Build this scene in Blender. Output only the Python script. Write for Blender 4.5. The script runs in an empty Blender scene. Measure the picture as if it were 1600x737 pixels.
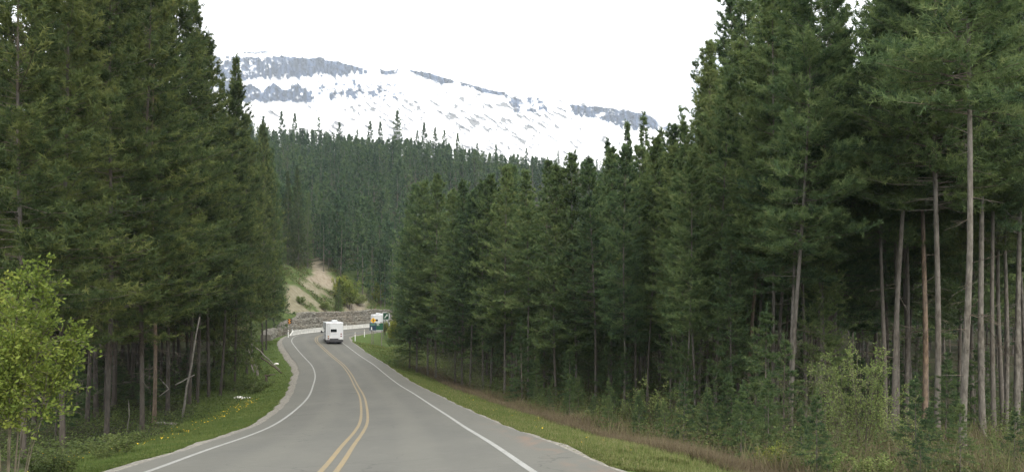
import bpy, math, random
import numpy as np
from mathutils import Vector, Matrix

C = bpy.context.scene.collection
SC = bpy.context.scene
F, X0, Y0 = 1250.0, 800.0, 455.0          # focal length and horizon row of the photograph (1600 px wide)
R = math.radians

# ------------------------------------------------------------------ camera
cd = bpy.data.cameras.new('camera')
cam = bpy.data.objects.new('camera', cd); C.objects.link(cam)
cam.location = (0, 0, 0); cam.rotation_euler = (R(90), 0, 0)
cd.sensor_fit = 'HORIZONTAL'; cd.sensor_width = 36.0; cd.lens = F / 1600 * 36
cd.shift_y = (Y0 - 368.5) / 1600
cd.clip_start = 0.3; cd.clip_end = 30000
SC.camera = cam

# ------------------------------------------------------------------ world and sun
SUN_EL, SUN_AZ = 44.0, 160.0               # azimuth clockwise from the view direction (+Y): behind and to the right
w = bpy.data.worlds.new('World'); SC.world = w; w.use_nodes = True
nt = w.node_tree; nt.nodes.clear()
def N(tree, t, **kw):
    n = tree.nodes.new(t)
    for k, v in kw.items(): setattr(n, k, v)
    return n
sky = N(nt, 'ShaderNodeTexSky', sky_type='NISHITA'); sky.sun_disc = False
sky.sun_elevation = R(SUN_EL); sky.sun_rotation = R(SUN_AZ)
skm = N(nt, 'ShaderNodeVectorMath', operation='SCALE'); skm.inputs['Scale'].default_value = 0.12
nt.links.new(sky.outputs[0], skm.inputs[0])
tc = N(nt, 'ShaderNodeTexCoord')
mp = N(nt, 'ShaderNodeMapping'); mp.inputs['Scale'].default_value = (2.2, 2.2, 6.0); mp.inputs['Location'].default_value = (0.3, 0.1, 0.4)
nz = N(nt, 'ShaderNodeTexNoise'); nz.inputs['Scale'].default_value = 1.6; nz.inputs['Detail'].default_value = 6; nz.inputs['Roughness'].default_value = .55
cr = N(nt, 'ShaderNodeValToRGB')
cr.color_ramp.elements[0].position = .30; cr.color_ramp.elements[0].color = (.55, .55, .55, 1)
cr.color_ramp.elements[1].position = .42; cr.color_ramp.elements[1].color = (1, 1, 1, 1)
mx = N(nt, 'ShaderNodeMix', data_type='RGBA')
mx.inputs['B'].default_value = (1.06, 1.07, 1.08, 1)
bg = N(nt, 'ShaderNodeBackground'); out = N(nt, 'ShaderNodeOutputWorld')
nt.links.new(tc.outputs['Generated'], mp.inputs[0]); nt.links.new(mp.outputs[0], nz.inputs['Vector'])
nt.links.new(nz.outputs['Fac'], cr.inputs[0]); nt.links.new(cr.outputs[0], mx.inputs['Factor'])
nt.links.new(skm.outputs[0], mx.inputs['A']); nt.links.new(mx.outputs['Result'], bg.inputs[0])
bg.inputs[1].default_value = 1.0
nt.links.new(bg.outputs[0], out.inputs[0])

sl = bpy.data.lights.new('sun', 'SUN'); sl.energy = 1.5; sl.angle = R(12); sl.color = (1, .95, .86)
so = bpy.data.objects.new('sun', sl); C.objects.link(so)
az, el = R(SUN_AZ), R(SUN_EL)
sd = Vector((math.sin(az) * math.cos(el), math.cos(az) * math.cos(el), math.sin(el)))
so.rotation_euler = sd.to_track_quat('Z', 'Y').to_euler(); so.location = (30, -60, 90)

SC.view_settings.view_transform = 'Standard'; SC.view_settings.look = 'None'
SC.view_settings.exposure = 1.3; SC.view_settings.gamma = 1.0
SC.render.engine = 'CYCLES'
SC.cycles.use_denoising = True
SC.cycles.max_bounces = 8; SC.cycles.diffuse_bounces = 4; SC.cycles.transmission_bounces = 4
SC.cycles.volume_bounces = 0

# ------------------------------------------------------------------ helpers
def P(px, py, d):
    return np.array([(px - X0) / F * d, d, -(py - Y0) / F * d])

def tag(o, label=None, cat=None, group=None, kind=None):
    if label: o['label'] = label
    if cat: o['category'] = cat
    if group: o['group'] = group
    if kind: o['kind'] = kind
    return o

def empty(name, loc, rz=0.0, label=None, cat=None, group=None):
    o = bpy.data.objects.new(name, None); C.objects.link(o)
    o.empty_display_size = .3
    o.location = loc; o.rotation_euler = (0, 0, rz)
    return tag(o, label, cat, group)

def link(name, me, parent=None):
    o = bpy.data.objects.new(name, me); C.objects.link(o)
    if parent is not None: o.parent = parent
    return o

def np_mesh(name, V, Fc, mats, mi=None, attrs=None, smooth=False):
    """V (n,3); Fc (m,3|4) of equal sided faces, or a list of two such arrays"""
    me = bpy.data.meshes.new(name)
    fl = Fc if isinstance(Fc, list) else [Fc]
    V = np.asarray(V, np.float32)
    me.vertices.add(len(V)); me.vertices.foreach_set('co', V.ravel())
    idx = np.concatenate([np.asarray(f, np.int32).ravel() for f in fl])
    tot = np.concatenate([np.full(len(f), np.asarray(f).shape[1], np.int32) for f in fl])
    st = np.concatenate([[0], np.cumsum(tot)[:-1]]).astype(np.int32)
    me.loops.add(len(idx)); me.loops.foreach_set('vertex_index', idx)
    me.polygons.add(len(tot)); me.polygons.foreach_set('loop_start', st)
    me.polygons.foreach_set('loop_total', tot)
    if mi is not None: me.polygons.foreach_set('material_index', np.asarray(mi, np.int32))
    me.polygons.foreach_set('use_smooth', np.full(len(tot), smooth, bool))
    for k, a in (attrs or {}).items():
        at = me.attributes.new(k, 'FLOAT', 'POINT'); at.data.foreach_set('value', np.asarray(a, np.float32))
    for m in mats: me.materials.append(m)
    me.update(calc_edges=True); me.validate()
    return me

class MB:
    """collects simple solids; build() links them as one mesh object"""
    def __init__(s): s.v = []; s.f = []
    def add(s, vs, fs):
        n = len(s.v); s.v += [tuple(map(float, v)) for v in vs]; s.f += [tuple(i + n for i in f) for f in fs]
    def box(s, x0, x1, y0, y1, z0, z1):
        s.add([(x0,y0,z0),(x1,y0,z0),(x1,y1,z0),(x0,y1,z0),(x0,y0,z1),(x1,y0,z1),(x1,y1,z1),(x0,y1,z1)],
              [(3,2,1,0),(4,5,6,7),(0,1,5,4),(1,2,6,5),(2,3,7,6),(3,0,4,7)])
    def tube(s, pts, rad, n=8, cap=True):
        pts = [Vector(p) for p in pts]; k = len(pts)
        rad = rad if hasattr(rad, '__len__') else [rad] * k
        vs = []; fs = []
        for i, p in enumerate(pts):
            t = (pts[min(i+1, k-1)] - pts[max(i-1, 0)]).normalized()
            a = t.orthogonal().normalized() if abs(t.z) < .99 else Vector((1, 0, 0)); a = (a - t * a.dot(t)).normalized()
            b = t.cross(a)
            for j in range(n):
                q = 2 * math.pi * j / n; vs.append(p + (a * math.cos(q) + b * math.sin(q)) * rad[i])
        for i in range(k - 1):
            for j in range(n):
                fs.append((i*n+j, i*n+(j+1) % n, (i+1)*n+(j+1) % n, (i+1)*n+j))
        if cap: fs += [tuple(range(n))[::-1], tuple((k-1)*n + j for j in range(n))]
        s.add(vs, fs)
    def prism(s, poly, axis, a, b):
        """poly: 2-D points in the plane normal to axis ('x','y','z'), extruded from a to b"""
        def m(p, t):
            return {'x': (t, p[0], p[1]), 'y': (p[0], t, p[1]), 'z': (p[0], p[1], t)}[axis]
        n = len(poly)
        s.add([m(p, a) for p in poly] + [m(p, b) for p in poly],
              [tuple(range(n))[::-1], tuple(range(n, 2*n))] + [(i, (i+1) % n, n+(i+1) % n, n+i) for i in range(n)])
    def build(s, name, mat, parent=None, bevel=0, smooth=False):
        me = bpy.data.meshes.new(name); me.from_pydata(s.v, [], s.f); me.validate()
        import bmesh
        bm = bmesh.new(); bm.from_mesh(me)
        bmesh.ops.recalc_face_normals(bm, faces=bm.faces)
        if bevel: bmesh.ops.bevel(bm, geom=bm.edges[:], offset=bevel, segments=2, affect='EDGES', profile=.6)
        for f in bm.faces: f.smooth = smooth
        bm.to_mesh(me); bm.free()
        me.materials.append(mat)
        return link(name, me, parent)

def copy_tree(o, parent=None):
    c = o.copy(); C.objects.link(c)
    if parent is not None: c.parent = parent
    for ch in o.children: copy_tree(ch, c)
    return c

# value noise -----------------------------------------------------
_rg = np.random.default_rng(7)
_T = _rg.random((256, 256))
def vnoise(x, y):
    x = np.asarray(x, float); y = np.asarray(y, float)
    xi = np.floor(x).astype(int); yi = np.floor(y).astype(int)
    fx = x - xi; fy = y - yi
    fx = fx*fx*(3-2*fx); fy = fy*fy*(3-2*fy)
    g = lambda a, b: _T[a & 255, b & 255]
    return (g(xi,yi)*(1-fx)+g(xi+1,yi)*fx)*(1-fy)+(g(xi,yi+1)*(1-fx)+g(xi+1,yi+1)*fx)*fy
def fbm(x, y, o=5, g=.5):
    r = 0; a = 1; t = 0
    for i in range(o):
        r = r + a*vnoise(x*2**i+17.3*i, y*2**i+9.1*i); t += a; a *= g
    return r / t
def sst(x, a, b):
    t = np.clip((np.asarray(x, float)-a)/(b-a), 0, 1); return t*t*(3-2*t)

# ------------------------------------------------------------------ materials
def mat(name, rough=.9, spec=.3):
    m = bpy.data.materials.new(name); m.use_nodes = True
    t = m.node_tree; b = t.nodes['Principled BSDF']
    b.inputs['Roughness'].default_value = rough
    b.inputs['Specular IOR Level'].default_value = spec
    return m, t, b
def L(t, a, b): t.links.new(a, b)
def ramp(t, fac, stops, interp='LINEAR'):
    r = N(t, 'ShaderNodeValToRGB'); e = r.color_ramp.elements
    r.color_ramp.interpolation = interp
    while len(e) < len(stops): e.new(.5)
    for q, (p, c) in zip(e, stops): q.position = p; q.color = (*c, 1)
    L(t, fac, r.inputs[0]); return r.outputs[0]
def noise(t, scale, detail=4, rough=.55, vec=None, sc=None):
    n = N(t, 'ShaderNodeTexNoise'); n.inputs['Scale'].default_value = scale
    n.inputs['Detail'].default_value = detail; n.inputs['Roughness'].default_value = rough
    if vec is None:
        vec = N(t, 'ShaderNodeNewGeometry').outputs['Position']
    if sc is not None:
        mpn = N(t, 'ShaderNodeMapping'); mpn.inputs['Scale'].default_value = sc; L(t, vec, mpn.inputs[0]); vec = mpn.outputs[0]
    L(t, vec, n.inputs['Vector']); return n.outputs['Fac']
def mixc(t, f, a, b, blend='MIX'):
    n = N(t, 'ShaderNodeMix', data_type='RGBA', blend_type=blend)
    for key, v in (('Factor', f), ('A', a), ('B', b)):
        if isinstance(v, (tuple, list)): n.inputs[key].default_value = (*v, 1)
        elif isinstance(v, (int, float)): n.inputs[key].default_value = v
        else: L(t, v, n.inputs[key])
    return n.outputs['Result']
def math_(t, op, a, b=None, c=None, clamp=False):
    n = N(t, 'ShaderNodeMath', operation=op); n.use_clamp = clamp
    for i, v in enumerate((a, b, c)):
        if v is None: continue
        if isinstance(v, (int, float)): n.inputs[i].default_value = v
        else: L(t, v, n.inputs[i])
    return n.outputs[0]
def attr(t, k):
    n = N(t, 'ShaderNodeAttribute'); n.attribute_name = k; return n.outputs['Fac']
def bump(t, b, h, strength=.5, dist=.02):
    n = N(t, 'ShaderNodeBump'); n.inputs['Strength'].default_value = strength; n.inputs['Distance'].default_value = dist
    L(t, h, n.inputs['Height']); L(t, n.outputs[0], b.inputs['Normal'])

M = {}
def plain(name, col, rough=.6, spec=.4, metal=0, var=.12, scale=6):
    m, t, b = mat(name, rough, spec)
    f = noise(t, scale, 4, vec=N(t, 'ShaderNodeTexCoord').outputs['Object'])
    dark = tuple(c*(1-var) for c in col); lite = tuple(min(1, c*(1+var)) for c in col)
    L(t, ramp(t, f, [(.3, dark), (.7, lite)]), b.inputs['Base Color'])
    b.inputs['Metallic'].default_value = metal
    M[name] = m; return m
plain('white_fibreglass', (.50, .51, .52), .35, .5, 0, .04, 1.5)
plain('offwhite_trim', (.62, .63, .62), .5, .4, 0, .06)
plain('black_rubber', (.018, .018, .019), .8, .3)
plain('dark_plastic', (.03, .03, .032), .5, .4)
plain('dark_glass', (.012, .015, .018), .08, .6)
plain('red_lens', (.14, .025, .02), .25, .5)
plain('amber_lens', (.30, .17, .06), .25, .5)
plain('steel', (.38, .38, .37), .45, .5, .6)
plain('grey_stripe', (.33, .36, .40), .4, .4)
plain('white_paint', (.6, .6, .585), .55, .4, 0, .06)
plain('sign_green', (.012, .07, .035), .45, .4, 0, .1)
plain('sign_navy', (.012, .03, .055), .45, .4, 0, .1)
plain('sign_yellow', (.62, .34, .01), .45, .4, 0, .06)
plain('sign_orange', (.55, .22, .02), .45, .4, 0, .06)
plain('sign_black', (.015, .015, .015), .5, .4)
plain('concrete', (.52, .51, .47), .9, .2, 0, .22, 1.2)
plain('grey_wood', (.15, .138, .118), .95, .1, 0, .3, 5)
plain('dark_wood', (.07, .055, .045), .95, .1, 0, .4, 4)
plain('pale_rock', (.62, .60, .56), .9, .2, 0, .2, 4)
plain('wire', (.30, .30, .29), .6, .4, .3)

# asphalt: worn wheel tracks, patches, tar seams
m, t, b = mat('asphalt', .82, .25); M['asphalt'] = m
lat = attr(t, 'lateral'); lng = attr(t, 'along')
fine = noise(t, 55, 3); coarse = noise(t, .5, 5, sc=(1, .35, 1)); mid = noise(t, 3.2, 4)
c = ramp(t, coarse, [(.3, (.082, .081, .070)), (.5, (.093, .091, .078)), (.7, (.107, .104, .088))])
tr = N(t, 'ShaderNodeFloatCurve')
L(t, math_(t, 'MULTIPLY_ADD', lat, 1/11.0, .5), tr.inputs['Value'])
cv = tr.mapping.curves[0]
pts = [(0, .75), (.10, .8), (.165, .55), (.22, .25), (.27, .28), (.335, .9), (.40, .30), (.45, .28), (.5, .5), (.55, .28), (.60, .30), (.665, .9), (.73, .28), (.78, .25), (.835, .55), (.90, .8), (1, .75)]
cv.points[0].location = pts[0]; cv.points[1].location = pts[-1]
for p in pts[1:-1]: cv.points.new(*p)
tr.mapping.update()
c = mixc(t, math_(t, 'MULTIPLY', tr.outputs[0], .55), c, (.128, .124, .102))
c = mixc(t, math_(t, 'MULTIPLY', ramp(t, fine, [(.35, (0,)*3), (.65, (1,)*3)]), .22), c, (.062, .062, .060))
c = mixc(t, math_(t, 'MULTIPLY', ramp(t, mid, [(.5, (0,)*3), (.75, (1,)*3)]), .25), c, (.135, .132, .115))
vc = N(t, 'ShaderNodeTexVoronoi', feature='DISTANCE_TO_EDGE'); vc.inputs['Scale'].default_value = .34
wp = N(t, 'ShaderNodeMix', data_type='VECTOR'); wp.inputs['Factor'].default_value = .22
nzv = N(t, 'ShaderNodeTexNoise'); nzv.inputs['Scale'].default_value = .9; nzv.inputs['Detail'].default_value = 5; po = N(t, 'ShaderNodeNewGeometry').outputs['Position']
L(t, po, nzv.inputs['Vector']); va = N(t, 'ShaderNodeVectorMath', operation='MULTIPLY_ADD'); L(t, nzv.outputs['Color'], va.inputs[0]); va.inputs[1].default_value = (2.2, 2.2, 0); L(t, po, va.inputs[2])
L(t, va.outputs[0], vc.inputs['Vector'])
ck = math_(t, 'MULTIPLY', ramp(t, vc.outputs['Distance'], [(.0, (1,)*3), (.012, (0,)*3)]), ramp(t, noise(t, .22, 3), [(.46, (0,)*3), (.6, (1,)*3)]))
c = mixc(t, math_(t, 'MULTIPLY', ck, .55), c, (.03, .03, .029))
# reddish dust swept on to the right hand shoulder
du = noise(t, 1.4, 4, sc=(1, .4, 1))
fz = math_(t, 'MULTIPLY', ramp(t, math_(t, 'ABSOLUTE', math_(t, 'SUBTRACT', lat, 4.75)), [(0, (1,)*3), (.55, (0,)*3)]), ramp(t, du, [(.48, (0,)*3), (.68, (1,)*3)]))
fz = math_(t, 'MULTIPLY', fz, ramp(t, math_(t, 'MULTIPLY', lng, .01), [(.20, (1,)*3), (.34, (0,)*3)]))
c = mixc(t, math_(t, 'MULTIPLY', fz, .75), c, (.17, .112, .078))
L(t, c, b.inputs['Base Color']); bump(t, b, fine, .35, .008)

def worn(name, col):
    m, t, b = mat(name, .7, .3)
    f = math_(t, 'ADD', math_(t, 'MULTIPLY', noise(t, 22, 4), .7), math_(t, 'MULTIPLY', noise(t, 1.1, 4), .3))
    L(t, mixc(t, ramp(t, f, [(.38, (.65,)*3), (.56, (0,)*3)]), col, (.125, .122, .108)), b.inputs['Base Color']); M[name] = m
worn('line_white', (.27, .27, .25)); worn('line_yellow', (.215, .160, .075))

m, t, b = mat('gravel', .95, .15); M['gravel'] = m
v = N(t, 'ShaderNodeTexVoronoi'); v.inputs['Scale'].default_value = 14
L(t, N(t, 'ShaderNodeNewGeometry').outputs['Position'], v.inputs['Vector'])
sep = N(t, 'ShaderNodeSeparateColor'); L(t, v.outputs['Color'], sep.inputs[0])
c = ramp(t, sep.outputs[0], [(0, (.10, .095, .08)), (.5, (.175, .163, .138)), (1, (.29, .27, .235))])
c = mixc(t, ramp(t, noise(t, .8, 4), [(.35, (0,)*3), (.7, (.6,)*3)]), c, (.20, .185, .155))
L(t, c, b.inputs['Base Color']); bump(t, b, v.outputs['Distance'], .8, .03)

# ground: verge grass, forest floor, bare cut bank
m, t, b = mat('ground', 1, .05); M['ground'] = m
g = attr(t, 'grass'); ba = attr(t, 'bare')
n1 = noise(t, 1.3, 5); n2 = noise(t, 9, 4)
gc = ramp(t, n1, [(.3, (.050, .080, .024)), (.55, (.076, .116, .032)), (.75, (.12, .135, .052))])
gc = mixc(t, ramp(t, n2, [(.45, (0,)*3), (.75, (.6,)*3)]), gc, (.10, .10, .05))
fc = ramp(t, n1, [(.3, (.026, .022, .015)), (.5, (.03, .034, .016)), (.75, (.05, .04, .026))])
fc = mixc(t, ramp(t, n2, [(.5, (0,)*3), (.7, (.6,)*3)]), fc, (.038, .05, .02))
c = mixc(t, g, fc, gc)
st = noise(t, .55, 6, .6, sc=(2.2, 2.2, .5))
bc = ramp(t, st, [(.3, (.140, .118, .085)), (.5, (.215, .186, .138)), (.7, (.275, .242, .185))])
bc = mixc(t, ramp(t, noise(t, 4, 5), [(.5, (0,)*3), (.72, (.7,)*3)]), bc, (.24, .18, .12))
c = mixc(t, ba, c, bc)
L(t, c, b.inputs['Base Color']); bump(t, b, n2, .7, .12)

def bark(name, lo, mi_, hi):
    m, t, b = mat(name, .95, .1)
    tcn = N(t, 'ShaderNodeTexCoord').outputs['Object']
    f = noise(t, 9, 5, .6, tcn, (1, 1, .35)); f2 = noise(t, .35, 3, .5, tcn)
    oi = N(t, 'ShaderNodeObjectInfo').outputs['Random']
    c = ramp(t, f, [(.32, lo), (.5, mi_), (.68, hi)])
    c = mixc(t, math_(t, 'MULTIPLY', oi, .6), c, (.075, .062, .05))
    c = mixc(t, ramp(t, f2, [(.4, (0,)*3), (.7, (.5,)*3)]), c, (.16, .155, .14))
    L(t, c, b.inputs['Base Color']); bump(t, b, f, .8, .04); M[name] = m
bark('pine_bark', (.036, .032, .026), (.092, .081, .066), (.175, .156, .128))
bark('twig_bark', (.04, .032, .025), (.09, .07, .052), (.16, .13, .10))
bark('shrub_bark', (.04, .034, .022), (.09, .075, .05), (.15, .13, .09))

bark('bright_bark', (.07, .047, .032), (.17, .115, .075), (.29, .205, .135))
bark('dark_bark', (.020, .017, .014), (.046, .039, .031), (.09, .076, .06))
bark('pale_bark', (.05, .044, .036), (.118, .106, .087), (.20, .182, .152))
def foliage(name, stops, trans=.48, vary=.35, hue=.0):
    m = bpy.data.materials.new(name); m.use_nodes = True; t = m.node_tree; t.nodes.clear()
    o = N(t, 'ShaderNodeOutputMaterial'); b = N(t, 'ShaderNodeBsdfPrincipled')
    b.inputs['Roughness'].default_value = .75; b.inputs['Specular IOR Level'].default_value = .2
    tr = N(t, 'ShaderNodeBsdfTranslucent'); ms = N(t, 'ShaderNodeMixShader'); ms.inputs[0].default_value = trans
    oi = N(t, 'ShaderNodeObjectInfo').outputs['Random']
    n1 = noise(t, .55, 3, .5)
    f = math_(t, 'ADD', math_(t, 'MULTIPLY', attr(t, 'tint'), 1-vary), math_(t, 'MULTIPLY', n1, vary))
    f = math_(t, 'ADD', f, math_(t, 'MULTIPLY_ADD', oi, .30, -.15))
    c = ramp(t, f, stops)
    L(t, c, b.inputs['Base Color']); L(t, c, tr.inputs[0])
    L(t, b.outputs[0], ms.inputs[1]); L(t, tr.outputs[0], ms.inputs[2]); L(t, ms.outputs[0], o.inputs[0])
    M[name] = m; return m
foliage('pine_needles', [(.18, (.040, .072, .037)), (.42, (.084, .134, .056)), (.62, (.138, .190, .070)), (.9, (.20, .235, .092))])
foliage('yellow_needles', [(.18, (.044, .074, .034)), (.42, (.088, .132, .050)), (.62, (.140, .186, .064)), (.9, (.205, .235, .088))])  # slightly yellower needle tone, given to trees at random for variety
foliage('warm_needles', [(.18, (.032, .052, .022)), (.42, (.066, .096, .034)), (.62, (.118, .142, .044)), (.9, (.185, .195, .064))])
foliage('spruce_needles', [(.18, (.034, .060, .030)), (.42, (.070, .112, .046)), (.65, (.112, .156, .056)), (.95, (.165, .195, .075))])
foliage('hill_needles', [(.15, (.025, .050, .026)), (.42, (.052, .092, .040)), (.65, (.085, .128, .049)), (.95, (.13, .162, .064))])
foliage('young_leaves', [(.1, (.075, .115, .022)), (.4, (.14, .185, .034)), (.7, (.23, .25, .05)), (1, (.33, .32, .09))], .4, .45)
foliage('willow_leaves', [(.1, (.07, .105, .034)), (.4, (.13, .18, .054)), (.7, (.21, .25, .08)), (1, (.30, .32, .13))], .4, .45)
foliage('grass_blades', [(.0, (.045, .080, .02)), (.3, (.075, .118, .03)), (.5, (.13, .165, .048)), (.75, (.22, .215, .09)), (1, (.34, .30, .17))], .35, .3)
foliage('dry_twigs', [(.0, (.06, .048, .032)), (.35, (.115, .09, .056)), (.6, (.17, .135, .08)), (.8, (.12, .13, .05)), (1, (.15, .17, .06))], .25, .3)
foliage('low_plants', [(.0, (.03, .045, .016)), (.4, (.06, .085, .026)), (.7, (.10, .125, .038)), (1, (.16, .17, .06))], .35, .4)
plain('dandelion_yellow', (.55, .38, .02), .7, .2, 0, .1)

# ------------------------------------------------------------------ road centreline (x, y, z), fitted to the photograph
CP = np.array([(-2.0,-60,5.0),(-1.9,-30,1.75),(-1.75,0,-1.70),(-3.57,15.6,-3.50),(-4.41,21.4,-4.14),(-5.32,27.7,-4.88),(-6.28,33.9,-5.53),(-8.08,43.7,-6.39),
 (-10.62,56.5,-7.37),(-13.71,70.3,-8.26),(-17.78,87.7,-9.02),(-20.91,98.6,-8.98),(-23.60,105.5,-8.63),(-27.00,114.0,-7.97),
 (-30.6,125,-7.63),(-33.3,139,-7.66),(-33.4,155,-7.95),(-31.2,171,-8.2),(-27.0,190,-8.4),(-20,210,-8.5),(-7,240,-8.6),(22,292,-8.6),(62,345,-8.6)])
def catmull(Pn, n):
    out = []
    for i in range(len(Pn)-1):
        p0 = Pn[max(i-1,0)]; p1 = Pn[i]; p2 = Pn[i+1]; p3 = Pn[min(i+2,len(Pn)-1)]
        # non-uniform finite differences
        t1 = np.linalg.norm(p2-p1)
        m1 = (p2-p0)/np.linalg.norm(p2-p0)*t1 if i else (p2-p1)
        m2 = (p3-p1)/np.linalg.norm(p3-p1)*t1
        k = max(2, int(t1/n))
        for j in range(k):
            s = j/k
            out.append((2*s**3-3*s**2+1)*p1+(s**3-2*s**2+s)*m1+(-2*s**3+3*s**2)*p2+(s**3-s**2)*m2)
    out.append(Pn[-1]); return np.array(out)
CL = catmull(CP, .75)
for _ in range(6): CL[1:-1] = (CL[:-2]+2*CL[1:-1]+CL[2:])/4
TAN = np.gradient(CL[:, :2], axis=0); TAN /= np.linalg.norm(TAN, axis=1)[:, None]
for _ in range(8): TAN[1:-1] = (TAN[:-2]+2*TAN[1:-1]+TAN[2:])/4
TAN /= np.linalg.norm(TAN, axis=1)[:, None]
RGT = np.c_[TAN[:, 1], -TAN[:, 0]]
BANK = np.interp(CL[:, 1], [0, 30, 60, 85, 115, 200], [.032, .026, .012, 0, -.02, -.02])
BANK_L = np.interp(CL[:, 1], [0, 30, 60, 85, 115, 200], [.004, .008, .008, 0, -.02, -.02])
EDGE_L = np.interp(CL[:, 1], [0, 30, 45, 60, 80, 100, 130, 200], [4.95, 4.95, 5.1, 5.5, 6.0, 5.9, 5.6, 5.5])
EDGE_R = np.interp(CL[:, 1], [0, 40, 100, 200], [5.35, 5.35, 5.5, 5.5])
def project(x, y):
    x = np.atleast_1d(np.asarray(x, float)); y = np.atleast_1d(np.asarray(y, float))
    k = np.empty(len(x), int)
    for a in range(0, len(x), 4000):
        d2 = (x[a:a+4000, None]-CL[None, :, 0])**2+(y[a:a+4000, None]-CL[None, :, 1])**2
        k[a:a+4000] = d2.argmin(1)
    dx = x-CL[k, 0]; dy = y-CL[k, 1]
    al = dx*TAN[k, 0]+dy*TAN[k, 1]
    k2 = np.clip(k+np.sign(al).astype(int), 0, len(CL)-1)
    f = np.clip(np.abs(al)/.75, 0, 1)*.5
    zr = CL[k, 2]*(1-f)+CL[k2, 2]*f
    u = np.hypot(dx, dy)*np.sign(dx*RGT[k, 0]+dy*RGT[k, 1])
    return k, u, zr
ZF_Y = np.array([-300, -60, -30, 0, 15.6, 27.7, 43.7, 56.5, 70, 88, 120, 190, 2000])
ZF_Z = np.array([5, 5.0, 1.75, -1.7, -3.5, -4.88, -6.39, -7.37, -8.0, -8.4, -8.2, -8.4, -8.4])
def H(x, y, full=False):
    x = np.atleast_1d(np.asarray(x, float)); y = np.atleast_1d(np.asarray(y, float))
    k, u, zr = project(x, y); a = np.abs(u)
    z = zr+np.where(u > 0, BANK[k], BANK_L[k])*np.clip(u, -7, 7)
    z = z+(np.interp(y, ZF_Y, ZF_Z)-zr)*sst(a, 12, 40)
    right = np.interp(a, [5.0, 5.6, 10.5, 14], [-.10, -.16, -1.05, -1.15])
    left = np.interp(a, [4.6, 5.4, 9, 13], [-.10, -.16, -.55, -.45])
    z0 = z+np.where(u > 0, right, left)
    # wall and cut bank on the outside of the far bend
    wf = sst(y, 126, 152)*(u < 0)
    cut = np.interp(a, [7.0, 7.15, 10.6, 11.8, 25, 33, 60], [0, 0, 3.55, 3.8, 13.5, 17, 22])
    z0 = z0+wf*cut*(.9+.2*fbm(x*.12, y*.12, 3))
    # wooded hill beyond the bend
    hill = .292*(np.clip(y, 0, 470)-185)-.075*np.clip(x, -400, 300)
    hf = sst(a, 14, 70)*sst(y, 170, 220)
    z0 = np.maximum(z0, z0*(1-hf)+hf*(-8.4+np.maximum(hill, 0)))
    rough = sst(a, 6, 14)
    z0 = z0+rough*(fbm(x*.25, y*.25, 4)-.5)*.9+sst(a, 5.5, 8)*(fbm(x*1.1+5, y*1.1, 3)-.5)*.22
    if full:
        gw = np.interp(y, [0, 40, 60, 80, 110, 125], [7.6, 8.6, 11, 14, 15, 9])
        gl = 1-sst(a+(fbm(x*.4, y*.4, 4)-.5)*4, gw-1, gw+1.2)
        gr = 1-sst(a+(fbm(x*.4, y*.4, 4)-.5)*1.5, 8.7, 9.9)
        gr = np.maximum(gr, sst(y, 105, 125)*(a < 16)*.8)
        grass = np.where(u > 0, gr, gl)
        nb = fbm(x*.25+3, y*.25, 4)
        px = X0+F*x/np.maximum(y, 1)
        py = Y0-F*z0/np.maximum(y, 1)
        wb = (fbm(x*.35, y*.35, 3)-.5)*12
        slab = sst(px+wb*.5, np.interp(py, [405, 430, 434, 450], [489, 486, 476, 492]), np.interp(py, [405, 430, 434, 450], [492, 489, 480, 498]))*(1-sst(px+wb*.3, np.interp(py, [406, 435, 452], [494, 521, 519]), np.interp(py, [406, 435, 452], [498, 525, 523])))*(1-sst(py+wb+(px-500)*-.35, 444, 454))
        lower = sst(px, 440, 452)*(1-sst(px, 505, 530))*sst(py, 432, 446)*sst(nb, .42, .56)*.75
        patch = sst(px, 534, 542)*(1-sst(px, 566, 580))*sst(py, 456, 464)*sst(nb, .30, .45)
        bare = wf*sst(a, 10.5, 12)*np.clip(np.maximum(np.maximum(slab, lower), patch), 0, 1)*(1-sst(a, 34, 44))
        grass = np.maximum(grass, wf*(a > 8)*(1-sst(a, 26, 34))*.8)
        return z0, grass, bare
    return z0
def h1(x, y): return float(H(x, y)[0])
def at(px, d):                                    # a point on the ground seen in image column px at depth d
    x = (px-X0)/F*d; return np.array([x, d, h1(x, d)])

# ------------------------------------------------------------------ ground: one sheet
gx = np.r_[-2600, -1500, -900, -600, -450, -340, -260, -210, -170, -140, -118, -100, -88, -78, -70, -64, np.arange(-60, 45.5, .9), 50, 55, 62, 70, 80, 95, 115, 140, 175, 220, 280, 360, 480, 700, 1100, 1700, 2600]
gy = np.r_[-400, -200, -120, -80, -55, -35, -20, -12, -6, -2, np.arange(0, 205, .9), 208, 213, 219, 226, 235, 245, 257, 270, 285, 300, 320, 340, 360, 385, 410, 435, 455, 470, 485, 510, 560, 640, 800, 1100, 1600, 2400, 3600]
GX, GY = np.meshgrid(gx, gy)
z, gr_, ba_ = H(GX.ravel(), GY.ravel(), True)
nx, ny = len(gx), len(gy)
i = np.arange(nx-1)[None, :]+nx*np.arange(ny-1)[:, None]; i = i.ravel()
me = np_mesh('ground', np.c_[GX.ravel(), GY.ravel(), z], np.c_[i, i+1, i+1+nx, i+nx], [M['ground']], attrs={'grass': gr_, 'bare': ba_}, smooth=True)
tag(link('ground', me), kind='structure')

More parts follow.
